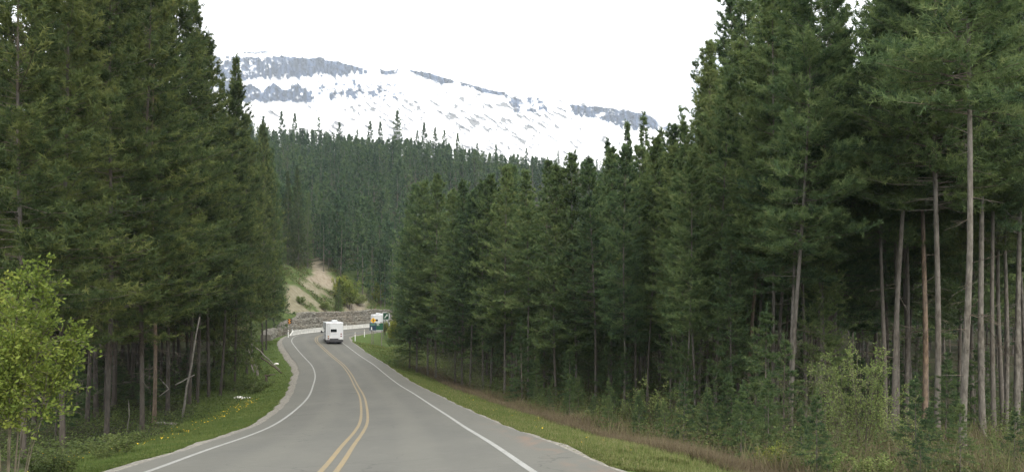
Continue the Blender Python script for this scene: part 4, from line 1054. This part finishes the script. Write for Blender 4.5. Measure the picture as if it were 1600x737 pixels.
def wall_tier(y0, y1, u0, depth, z0, z1, seed):
    g = np.random.default_rng(seed); k0, k1 = station(y0), station(y1); Kk = np.arange(k0, k1)
    wob = np.interp(np.arange(len(Kk)), np.arange(0, len(Kk)+6, 6), g.normal(0, .05, len(Kk)//6+2)[:len(np.arange(0, len(Kk)+6, 6))])
    ends = np.minimum(1, (np.arange(len(Kk))+1)/10.)
    top = z1*(.55+.45*ends)+wob*1.5
    rows = []
    for u, zz in ((-u0, np.full(len(Kk), z0)), (-u0-.05, top*.5), (-u0-.1, top), (-u0-depth, top), (-u0-depth, np.full(len(Kk), z0))):
        xy = CL[Kk, :2]+RGT[Kk]*(u+(wob if zz is not top else wob*.6))[:, None]
        rows.append(np.c_[xy, CL[Kk, 2]-.1+zz])
    V = np.stack(rows, 1).reshape(-1, 3)-WO; n = 5
    i = (np.arange(len(Kk)-1)[:, None]*n+np.arange(n-1)[None]).ravel()
    caps = np.array([[0, 1, 2, 3], [0, 3, 4, 4]]); e = (len(Kk)-1)*n
    ft = np.c_[i, i+1, i+n+1, i+n]
    tri = np.array([[0, 3, 4], [e, e+4, e+3]]); q = np.array([[3, 2, 1, 0], [e, e+1, e+2, e+3]])
    link('tier', np_mesh('tier', V, [np.r_[ft, q], tri], [M['gabion_core']]), wall)
    # stones of the face and of the top
    ns = int(len(Kk)*.75*(z1-z0)*16); kk = g.integers(0, len(Kk)-1, ns); f = g.random(ns)
    onTop = g.random(ns) < .28
    hgt = np.where(onTop, top[kk], z0+.1+g.random(ns)*(top[kk]-z0-.1)); uu = np.where(onTop, -u0-.1-g.random(ns)*depth*.8, -u0-.05*hgt/z1)
    xy = CL[Kk[kk], :2]+(CL[Kk[kk]+1, :2]-CL[Kk[kk], :2])*f[:, None]+RGT[Kk[kk]]*(uu+wob[kk])[:, None]
    c_ = np.c_[xy, CL[Kk[kk], 2]-.1+hgt]-WO
    sz = g.uniform(.07, .17, (ns, 1))*np.array([[1.2, 1.0, .75]])
    cube = np.array([(-1,-1,-1),(1,-1,-1),(1,1,-1),(-1,1,-1),(-1,-1,1),(1,-1,1),(1,1,1),(-1,1,1)], float)*.8
    jit = g.normal(0, .16, (ns, 8, 3)); an = g.random(ns)*3.14
    v = (cube[None]+jit)*sz[:, None]; v = np.stack([v[..., 0]*np.cos(an)[:, None]-v[..., 1]*np.sin(an)[:, None], v[..., 0]*np.sin(an)[:, None]+v[..., 1]*np.cos(an)[:, None], v[..., 2]], -1)
    v = (v+c_[:, None]).reshape(-1, 3)
    fq = np.array([(3,2,1,0),(4,5,6,7),(0,1,5,4),(1,2,6,5),(2,3,7,6),(3,0,4,7)])
    ff = (np.arange(ns)[:, None, None]*8+fq[None]).reshape(-1, 4)
    tag(link('stones', np_mesh('stones', v, ff, [M['wall_stone']], attrs={'tint': np.repeat(g.random(ns), 8)}), wall), kind='stuff')
wall_tier(129, 206, 7.0, 1.6, -.3, 1.35, 1)
wall_tier(145, 206, 8.3, 1.6, .6, 2.6, 2)
wall_tier(154, 206, 9.6, 1.6, 1.8, 3.85, 3)

bar = empty('concrete_barrier', (*(CL[station(165), :2]-RGT[station(165)]*6.1), CL[station(165), 2]), 0, 'pale concrete road barrier along the outside of the bend', 'barrier')
BO = np.array(bar.location); ks = np.arange(station(137), station(212), 4)
prof = [(-.32, 0), (-.32, .08), (-.15, .34), (-.09, 1.0), (.09, 1.0), (.15, .34), (.32, .08), (.32, 0)]
for q in range(len(ks)-1):
    a, c2 = ks[q], ks[q+1]; pa = np.r_[CL[a, :2]-RGT[a]*4.8, CL[a, 2]-.15]; pb = np.r_[CL[c2, :2]-RGT[c2]*4.8, CL[c2, 2]-.15]
    dv = unit(pb-pa); pa2 = pa+dv*.015; pb2 = pb-dv*.015; rg = np.array([dv[1], -dv[0], 0.]); up = np.array([0, 0, 1.])
    mb = MB(); s0 = .35 if q == 0 else 1.0
    vs = [tuple(pa2+rg*x_+up*z_*s0-BO) for x_, z_ in prof]+[tuple(pb2+rg*x_+up*z_-BO) for x_, z_ in prof]
    n = 8; mb.add(vs, [tuple(range(n))[::-1], tuple(range(n, 2*n))]+[(i, (i+1) % n, n+(i+1) % n, n+i) for i in range(n)])
    mb.build('barrier_section', M['concrete'], bar, bevel=.012)
for y in (139, 172, 186):
    k_ = station(y); p = np.r_[CL[k_, :2]-RGT[k_]*4.8, CL[k_, 2]-.15+1.0]-BO; mb = MB(); mb.box(p[0]-.05, p[0]+.05, p[1]-.02, p[1]+.02, p[2]-.02, p[2]+.32); mb.build('reflector_post', M['white_paint'], bar, bevel=.01)

# ------------------------------------------------------------------ marker posts and signs
G_MP = 'white marker posts at the bend'
for px, d, ht, lab in [(450.5, 131, 1.3, 'white marker post on the left side of the bend, before the barrier'), (555, 129, 1.35, 'white marker post on the right verge, nearer of two'), (569.5, 146, 1.3, 'white marker post on the right verge, farther of two beside the green sign')]:
    p = at(px, d); r = empty('marker_post', p, 0, lab, 'post', G_MP)
    mb = MB(); mb.prism([(-.065, -.2), (.065, -.2), (.065, ht), (-.02, ht+.06), (-.065, ht)], 'y', -.025, .025); mb.build('post', M['white_paint'], r, bevel=.01)
    mb = MB(); mb.box(-.045, .045, -.034, -.0255, ht-.28, ht-.12); mb.build('reflector', M['amber_lens'], r)
def words(mb, x0, x1, z, h, g, y=-.034):
    x = x0
    while x < x1-.02:
        w_ = min(g.uniform(.10, .26), x1-x); mb.box(x, x+w_, y, y+.006, z, z+h); x += w_+.05
# big green sign
g = np.random.default_rng(2)
p = at(587.5, 127); zt = -(504-Y0)/F*127-p[2]; zb_ = -(516-Y0)/F*127-p[2]; xs = lambda q: (q-587.5)/F*127
sg = empty('road_sign', p, R(3), 'dark green road sign with navy left panel on two posts by the right verge', 'sign')
mb = MB(); mb.box(xs(577.5), xs(588)-.01, -.025, .025, zb_, zt); mb.build('navy_panel', M['sign_navy'], sg, bevel=.01)
mb = MB(); mb.box(xs(588)+.01, xs(598.5), -.025, .025, zb_+.05, zt-.06); mb.build('green_panel', M['sign_green'], sg, bevel=.01)
for x_ in (xs(581), xs(596)):
    mb = MB(); mb.box(x_-.055, x_+.055, .027, .13, -.3, zt-.08); mb.build('post', M['grey_wood'], sg)
mb = MB(); mb.box(xs(582), xs(598.4), -.02, .02, zb_-.03, zb_+.045); mb.build('lower_rail', M['white_paint'], sg)
mb = MB(); cx = xs(580.6)                                  # white walking figure
mb.prism([(cx+.07*math.cos(a), zb_+.53+.07*math.sin(a)) for a in np.linspace(0, 2*math.pi, 12, endpoint=False)], 'y', -.033, -.0252)
mb.prism([(cx-.10, zb_+.22), (cx+.08, zb_+.22), (cx+.10, zb_+.44), (cx-.08, zb_+.44)], 'y', -.033, -.0252)
mb.prism([(cx-.14, zb_+.06), (cx-.06, zb_+.06), (cx+.01, zb_+.219), (cx-.09, zb_+.219)], 'y', -.033, -.0252)
mb.prism([(cx+.08, zb_+.06), (cx+.15, zb_+.06), (cx+.08, zb_+.219), (cx-.01, zb_+.219)], 'y', -.033, -.0252)
tag(mb.build('pictogram', M['white_paint'], sg), 'white walking figure')
plain('sign_pale_green', (.07, .15, .11), .5, .4, 0, .1)
mb = MB(); mb.box(xs(578.6), xs(586.5), -.031, -.0252, zt-.40, zt-.12); mb.build('upper_lettering_band', M['sign_pale_green'], sg)
mb = MB(); words(mb, xs(589), xs(593), zt-.24, .09, g, -.0315); words(mb, xs(589.2), xs(592.6), zt-.42, .08, g, -.0315); tag(mb.build('lettering', M['white_paint'], sg), kind=None)
# yellow diamond
p = at(583.3, 130); zc = -(500.3-Y0)/F*130-p[2]; yd = empty('warning_sign', p, R(4), 'yellow diamond warning sign on a post just above the dark green road sign', 'sign')
def diamond(r_): return [(0, -r_), (r_, 0), (0, r_), (-r_, 0)]
mb = MB(); mb.prism([(a, c2+zc) for a, c2 in diamond(.46)], 'y', -.012, .012); mb.build('board', M['sign_yellow'], yd, bevel=.004)
mb = MB(); mb.prism([(-.05, zc-.22), (.05, zc-.22), (.05, zc+.05), (.14, zc+.05), (0, zc+.24), (-.14, zc+.05), (-.05, zc+.05)], 'y', -.022, -.0122); mb.build('symbol', M['sign_black'], yd)
mb = MB(); mb.box(-.045, .045, .0125, .10, -.3, zc+.3); mb.build('post', M['grey_wood'], yd)
# small dark sign with white border farther on
p = at(603, 150); zc = -(493.5-Y0)/F*150-p[2]; s2 = empty('road_sign', p, R(8), 'small dark sign with a white border, half hidden by bushes beyond the yellow diamond', 'sign')
mb = MB(); mb.box(-.62, .62, -.02, .02, zc-.72, zc+.72); mb.build('border', M['white_paint'], s2, bevel=.01)
mb = MB(); mb.box(-.52, .52, -.03, -.0205, zc-.62, zc+.62); mb.build('panel', M['sign_green'], s2)
mb = MB(); mb.prism([(-.3, zc-.3), (-.16, zc-.36), (.2, zc+.06), (.3, zc-.06), (.34, zc+.36), (-.06, zc+.28), (.07, zc+.18)], 'y', -.040, -.0305); tag(mb.build('arrow', M['white_paint'], s2))
for x_ in (-.45, .45):
    mb = MB(); mb.box(x_-.05, x_+.05, .0205, .11, -.3, zc+.6); mb.build('post', M['grey_wood'], s2)
# chevron
p = at(463.5, 141); k_ = station(141); p = np.r_[CL[k_, :2]-RGT[k_]*5.7, 0]; p[2] = h1(p[0], p[1]); zc = -(501.5-Y0)/F*p[1]-p[2]
ch = empty('chevron_sign', p, R(12), 'orange and black chevron sign in front of the stone wall at the bend', 'sign')
mb = MB(); mb.box(-.34, .34, -.012, .012, zc-.45, zc+.45); mb.build('board', M['sign_black'], ch, bevel=.006)
mb = MB()
for z_ in (-.22, .20):
    mb.prism([(-.30, zc+z_-.20), (-.10, zc+z_-.20), (.24, zc+z_), (-.10, zc+z_+.20), (-.30, zc+z_+.20), (.04, zc+z_)], 'y', -.022, -.0125)
mb.build('chevrons', M['sign_orange'], ch)
mb = MB(); mb.box(-.05, .05, .0125, .1, -.3, zc+.3); mb.build('post', M['grey_wood'], ch)

# ------------------------------------------------------------------ motorhome
def motorhome(label, loc, rz, group):
    r = empty('motorhome', loc, rz, label, 'motorhome', group)
    WH = M['white_fibreglass']
    mb = MB(); mb.prism([(0, .62), (0, 3.12), (.12, 3.22), (7.0, 3.22), (7.45, 3.02), (7.55, 2.45), (6.9, 2.12), (5.7, 2.06), (5.7, .62)], 'x', -1.25, 1.25); body = mb.build('body', WH, r, bevel=.06)
    mb = MB(); mb.prism([(5.68, .5), (5.68, 2.05), (6.5, 2.05), (7.15, 1.38), (8.05, 1.2), (8.15, .95), (8.15, .5)], 'x', -1.0, 1.0); cab = mb.build('cab', WH, r, bevel=.05)
    mb = MB(); mb.prism([(6.56, 2.02), (7.14, 1.42), (7.17, 1.45), (6.6, 2.05)], 'x', -.86, .86); mb.build('windshield', M['dark_glass'], r)
    for s in (-1, 1):
        mb = MB(); mb.prism([(5.95, 1.35), (6.95, 1.35), (6.45, 1.95), (5.95, 1.95)], 'x', s*1.003, s*1.02); mb.build('door_window', M['dark_glass'], r)
        mb = MB(); mb.box(min(s*1.252, s*1.27), max(s*1.252, s*1.27), 2.2, 3.4, 1.75, 2.35); mb.build('side_window', M['dark_glass'], r, bevel=.006)
        mb = MB(); mb.box(min(s*1.252, s*1.262), max(s*1.252, s*1.262), .3, 5.5, 1.2, 1.34); mb.build('side_stripe', M['grey_stripe'], r)
        mb = MB(); mb.tube([(s*1.0, 6.7, 1.55), (s*1.42, 6.65, 1.62)], .025, 6); mi_ = mb.build('side_mirror', M['dark_plastic'], r)
        mb = MB(); mb.box(min(s*1.36, s*1.62), max(s*1.36, s*1.62), 6.52, 6.66, 1.48, 1.86); mb.build('mirror_housing', M['dark_plastic'], mi_, bevel=.03)
    # rear wall
    mb = MB(); mb.box(-.64, .36, -.02, -.003, 1.72, 2.28); rw = mb.build('rear_window', M['offwhite_trim'], r, bevel=.006)
    mb = MB(); mb.box(-.59, .31, -.034, -.0215, 1.77, 2.23); mb.build('pane', M['dark_glass'], rw, bevel=.004)
    mb = MB()
    for x_ in (-1.08, -.74): mb.tube([(x_, -.10, .85), (x_, -.10, 3.05), (x_, .05, 3.30), (x_, .45, 3.30)], .02, 6)
    for z_ in np.arange(1.05, 3.1, .32): mb.tube([(-1.08, -.10, z_), (-.74, -.10, z_)], .016, 6)
    for z_ in (.95, 2.0, 3.0):
        for x_ in (-1.08, -.74): mb.tube([(x_, -.10, z_), (x_, 0, z_)], .014, 6)
    mb.build('ladder', M['steel'], r)
    for s, zs in ((1, (1.50, 1.16, .84)), (-1, (1.16, .86))):
        for z_, mt in zip(zs, ('red_lens', 'red_lens', 'white_paint') if s > 0 else ('amber_lens', 'red_lens')):
            mb = MB(); mb.tube([(s*.93, -.05, z_), (s*.93, .02, z_)], .11, 16); tl = mb.build('tail_light', M[mt], r)
            mb = MB(); mb.tube([(s*.93, -.03, z_), (s*.93, .02, z_)], .145, 16); mb.build('bezel', M['offwhite_trim'], tl)
    mb = MB(); mb.box(-.80, -.45, -.02, -.003, .92, 1.08); mb.build('number_plate', M['white_paint'], r)
    mb = MB(); mb.prism([(-.62, 1.44), (-.2, 1.47), (.15, 1.56), (.50, 1.44), (.2, 1.50), (-.2, 1.42)], 'y', -.012, -.002); mb.build('swoosh_decal', M['grey_stripe'], r)
    for x_ in (-.9, -.2, 0, .2, .9):
        mb = MB(); mb.box(x_-.06, x_+.06, -.03, .02, 3.03, 3.08); mb.build('marker_light', M['red_lens'], r)
    mb = MB(); mb.box(-1.2, 1.2, -.18, -.01, .28, .66); mb.build('bumper', M['dark_plastic'], r, bevel=.03)
    mb = MB(); mb.box(-.72, .55, -.16, -.012, .666, .84); mb.build('bumper_box', M['dark_plastic'], r, bevel=.03)
    mb = MB(); mb.box(-1.1, 1.1, .3, 7.9, .32, .60); mb.build('chassis', M['dark_plastic'], r)
    for s in (-1, 1):
        mb = MB(); mb.box(s*.82-.27, s*.82+.27, .95, .98, .12, .6); mb.build('mud_flap', M['black_rubber'], r)
    # roof
    mb = MB(); mb.prism([(.7, 3.225), (.62, 3.45), (.75, 3.55), (1.55, 3.55), (1.75, 3.45), (1.8, 3.225)], 'x', -.34, .44); mb.build('roof_air_conditioner', WH, r, bevel=.05)
    mb = MB(); mb.box(-.25, .25, 3.6, 4.2, 3.225, 3.36); mb.build('roof_vent', WH, r, bevel=.04)
    # wheels
    for y_ in (1.75, 7.25):
        for s in (-1, 1):
            w_ = .52 if y_ < 3 else .26
            xo = s*1.10 if y_ < 3 else s*.98; xi = xo-s*w_
            prof_ = [(.37, 0), (.40, .05), (.40, w_-.05), (.37, w_), (.20, w_), (.20, 0)]
            vs, fs = [], []; n = 22
            for q in range(n):
                a = 2*math.pi*q/n
                for rr2, ww in prof_: vs.append((xi+s*ww, y_+rr2*math.cos(a), .40+rr2*math.sin(a)))
            k_ = len(prof_)
            for q in range(n):
                for j in range(k_): fs.append((q*k_+j, q*k_+(j+1) % k_, ((q+1) % n)*k_+(j+1) % k_, ((q+1) % n)*k_+j))
            mb = MB(); mb.add(vs, fs); ty = mb.build('wheel', M['black_rubber'], r)
            mb = MB(); mb.tube([(xi+s*.03, y_, .40), (xo-s*.04, y_, .40), (xo-s*.02, y_, .40)], [.20, .20, .12], 18); mb.build('rim', M['steel'], ty)
    for s in (-1, 1):
        mb = MB(); mb.box(s*.72-.16, s*.72+.16, 8.151, 8.18, .78, .98); mb.build('headlight', M['white_paint'], r, bevel=.01)
    mb = MB(); mb.box(-.5, .5, 8.151, 8.175, .72, 1.0); mb.build('grille', M['dark_plastic'], r)
    mb = MB(); mb.box(-1.0, 1.0, 8.16, 8.28, .42, .62); mb.build('front_bumper', M['offwhite_trim'], r, bevel=.03)
    return r
G_RV = 'white motorhomes on the bend'
k_ = station(118); u_ = 1.75
p = np.r_[CL[k_, :2]+RGT[k_]*u_, CL[k_, 2]+BANK[k_]*u_+.006]; p[0] = (523-X0)/F*p[1]
rv = motorhome('white motorhome seen from behind, driving into the bend', p, R(17), G_RV); rv.rotation_euler.x = R(-1)
k_ = station(173); p = np.r_[CL[k_, :2]+RGT[k_]*1.5, CL[k_, 2]+.01]
rv2 = copy_tree(rv); rv2.location = p; rv2.rotation_euler = (0, 0, -math.atan2(TAN[k_, 0], TAN[k_, 1])*.4)
rv2['label'] = 'second white motorhome farther round the bend, half hidden by yellow diamond sign and bushes'

# ------------------------------------------------------------------ grass, dandelions, brush, low plants
def blades(name, n, ys, pw, ufun, hfun, wfun, matn, tintf, seed, lean=.35, label=None, cat=None, cond=None):
    g = np.random.default_rng(seed)
    yy = (ys[0]**(1-pw)+g.random(n)*(ys[1]**(1-pw)-ys[0]**(1-pw)))**(1/(1-pw))
    k = np.clip(np.searchsorted(CL[:, 1], yy), 0, len(CL)-1)
    u = ufun(g, k, yy); xy = CL[k, :2]+RGT[k]*u[:, None]
    if cond is not None:
        c_ = cond(xy, u); xy, u, yy = xy[c_], u[c_], yy[c_]; n = len(u)
    z = H(xy[:, 0], xy[:, 1]); base = np.c_[xy, z-.015]
    d = unit(np.c_[g.normal(0, lean, (n, 2)), np.ones(n)]); h = hfun(g, yy, u)*g.uniform(.45, 1.3, n); w_ = wfun(yy)*g.uniform(.6, 1.4, n)
    a = g.random(n)*6.283; s = np.c_[np.cos(a), np.sin(a), np.zeros(n)]*w_[:, None]*.5
    V = np.stack([base-s, base+s, base+d*h[:, None]], 1).reshape(-1, 3)
    ti = np.clip(tintf(g, xy, u, yy), 0, 1)
    me = np_mesh(name, V, np.arange(3*n).reshape(-1, 3), [M[matn]], attrs={'tint': np.repeat(ti, 3)})
    return tag(link(name, me), label, cat, kind='stuff')
wob = lambda yy, u: .004+.00055*yy
blades('verge_grass', 120000, (13.5, 125), 1.35, lambda g, k, y: EDGE_R[k]-.12+g.random(len(k))**1.1*(np.where(y > 100, 9, 3.9)), lambda g, y, u: np.clip(.10+.05*(u-5.2), .08, .24),
       lambda y: .010+.0007*y, 'grass_blades', lambda g, xy, u, y: g.normal(.37, .14, len(u))+.35*(g.random(len(u)) < np.clip(.42-.005*y, 0.04, .4))+.22*(fbm(xy[:, 0]*.6, xy[:, 1]*.6, 3)-.4), 21, label='green and straw-coloured grass on the right verge', cat='grass')
blades('verge_grass', 110000, (14, 128), 1.3, lambda g, k, y: -EDGE_L[k]+.10-g.random(len(k))**1.2*np.interp(y, [0, 40, 60, 80, 115, 128], [3.2, 4.0, 6, 8.5, 9, 4]), lambda g, y, u: np.clip(.09+.03*(np.abs(u)-5.2), .08, .2),
       lambda y: .010+.0007*y, 'grass_blades', lambda g, xy, u, y: g.normal(.20, .12, len(u))+.2*(fbm(xy[:, 0]*.5, xy[:, 1]*.5, 3)-.4), 22, label='short dark green grass on the left verge', cat='grass')
blades('dry_brush', 60000, (15, 100), 1.3, lambda g, k, y: 8.7+g.random(len(k))**1.3*2.9+.5*(fbm(y*.3, y*0, 2)-.5), lambda g, y, u: .22+.42*fbm(u*.8, y*.25, 3)+0*u,
       lambda y: .008+.0005*y, 'dry_twigs', lambda g, xy, u, y: g.normal(.40, .2, len(u)), 23, .45, 'brown leafless brush between the right verge and the forest', 'brush')
blades('dry_brush', 26000, (17, 80), 1.3, lambda g, k, y: 10.4+g.random(len(k))**1.3*16, lambda g, y, u: .3+.9*fbm(u*.7, y*.5, 3), lambda y: .007+.0005*y, 'dry_twigs', lambda g, xy, u, y: g.normal(.5, .25, len(u)), 27, .5, 'dead stalks and twigs among the trunks of the right-hand forest', 'brush')
blades('dry_brush', 9000, (14.5, 20), 1.2, lambda g, k, y: -7.6-g.random(len(k))*2.6, lambda g, y, u: .18+0*u, lambda y: .010+.0005*y, 'dry_twigs', lambda g, xy, u, y: g.normal(.35, .2, len(u)), 24, .9, 'heap of brown dead twigs on the left verge by the aspen', 'brush')
def leaf_litter(name, n, ys, ufun, hmax, size, matn, seed, label, cat, dens=1.3, cond=None):
    g = np.random.default_rng(seed)
    yy = (ys[0]**(1-dens)+g.random(n)*(ys[1]**(1-dens)-ys[0]**(1-dens)))**(1/(1-dens)); k = np.clip(np.searchsorted(CL[:, 1], yy), 0, len(CL)-1)
    u = ufun(g, yy); xy = CL[k, :2]+RGT[k]*u[:, None]
    clump = fbm(xy[:, 0]*.55, xy[:, 1]*.55, 3); ok_ = g.random(n) < sst(clump, .30, .58)*(1-np.clip(H(xy[:, 0], xy[:, 1], True)[2]*1.4, 0, 1)); xy = xy[ok_]; yy = yy[ok_]; clump = clump[ok_]; n = len(xy)
    z = H(xy[:, 0], xy[:, 1])+g.random(n)**1.5*hmax*(clump-.2)*1.6
    c_ = np.c_[xy, z]; ld = unit(g.normal(0, 1, (n, 3))*[1, 1, .5]+[0, 0, .3]); s = unit(np.cross(ld, g.normal(0, 1, (n, 3)))); L_ = (size+.0016*yy)*g.uniform(.6, 1.3, n)
    L_ = L_[:, None]; V = np.stack([c_, c_+ld*L_*.5+s*L_*.25, c_+ld*L_, c_+ld*L_*.5-s*L_*.25], 1).reshape(-1, 3)
    me = np_mesh(name, V, np.arange(4*n).reshape(-1, 4), [M[matn]], attrs={'tint': np.repeat(np.clip(g.normal(.4, .2, n), 0, 1), 4)})
    tag(link(name, me), label, cat, kind='stuff')
leaf_litter('undergrowth', 60000, (15, 110), lambda g, y: -8.6-g.random(len(y))**1.3*12, .75, .06, 'low_plants', 31, 'low leafy undergrowth at the edge of the left-hand forest', 'undergrowth')
leaf_litter('undergrowth', 120000, (17, 120), lambda g, y: 10.8+g.random(len(y))**1.2*26, 1.7, .055, 'low_plants', 32, 'low leafy undergrowth between the trunks of the right-hand forest', 'undergrowth')
leaf_litter('bank_scrub', 26000, (130, 204), lambda g, y: -12.5-g.random(len(y))*20, 1.0, .10, 'low_plants', 33, 'patchy green scrub growing on the cut bank above the rock wall', 'scrub', 1.01)
leaf_litter('bank_scrub', 16000, (128, 204), lambda g, y: -12.0-g.random(len(y))*20, .7, .10, 'dry_twigs', 34, 'patchy brown scrub growing on the cut bank above the rock wall', 'scrub', 1.01)
# dandelions: a stalk and a flat flower head each
def dandelions(n, ys, ufun, seed, label):
    g = np.random.default_rng(seed); yy = g.uniform(*ys, n); k = np.clip(np.searchsorted(CL[:, 1], yy), 0, len(CL)-1); u = ufun(g, yy)
    xy = CL[k, :2]+RGT[k]*u[:, None]; z = H(xy[:, 0], xy[:, 1]); c_ = np.c_[xy, z+g.uniform(.10, .22, n)]
    V = []; Fq = []
    for i in range(n):
        r_ = g.uniform(.016, .024)+.00015*yy[i]; tl = g.normal(0, .35, 2); b0 = len(V)
        for j in range(6):
            a = j*math.pi/3; V.append((c_[i, 0]+r_*math.cos(a), c_[i, 1]+r_*math.sin(a), c_[i, 2]+r_*(tl[0]*math.cos(a)+tl[1]*math.sin(a))))
        V.append((c_[i, 0], c_[i, 1], c_[i, 2]+r_*.5)); V.append((c_[i, 0], c_[i, 1], c_[i, 2]-r_*.6))
        for j in range(6): Fq += [(b0+j, b0+(j+1) % 6, b0+6), (b0+(j+1) % 6, b0+j, b0+7)]
    tag(link('dandelions', np_mesh('dandelions', np.array(V), np.array(Fq), [M['dandelion_yellow']])), label, 'flowers', kind='stuff')
dandelions(170, (17, 62), lambda g, y: -7.0-np.abs(g.normal(0, 1.0, len(y)))-np.interp(y, [17, 30, 60], [.3, .2, .2]), 41, 'yellow dandelions scattered over the left verge')
dandelions(34, (17, 70), lambda g, y: 6.2+g.random(len(y))*2.4, 42, 'few yellow dandelions on the right verge')
dandelions(60, (16, 18.5), lambda g, y: -8.2-g.random(len(y))*.8, 43, 'cluster of yellow flowers by the brown twigs on the left verge')

# ------------------------------------------------------------------ air
hm = bpy.data.materials.new('haze_air'); hm.use_nodes = True; t = hm.node_tree; t.nodes.clear()
o_ = N(t, 'ShaderNodeOutputMaterial'); pv = N(t, 'ShaderNodeVolumePrincipled')
pv.inputs['Color'].default_value = (.80, .89, 1.0, 1); pv.inputs['Density'].default_value = .000115; pv.inputs['Anisotropy'].default_value = .1
L(t, pv.outputs[0], o_.inputs['Volume'])
mb = MB(); mb.box(-2700, 2700, -450, 5400, -420, 1350); hz = mb.build('haze', hm); tag(hz, kind='stuff')
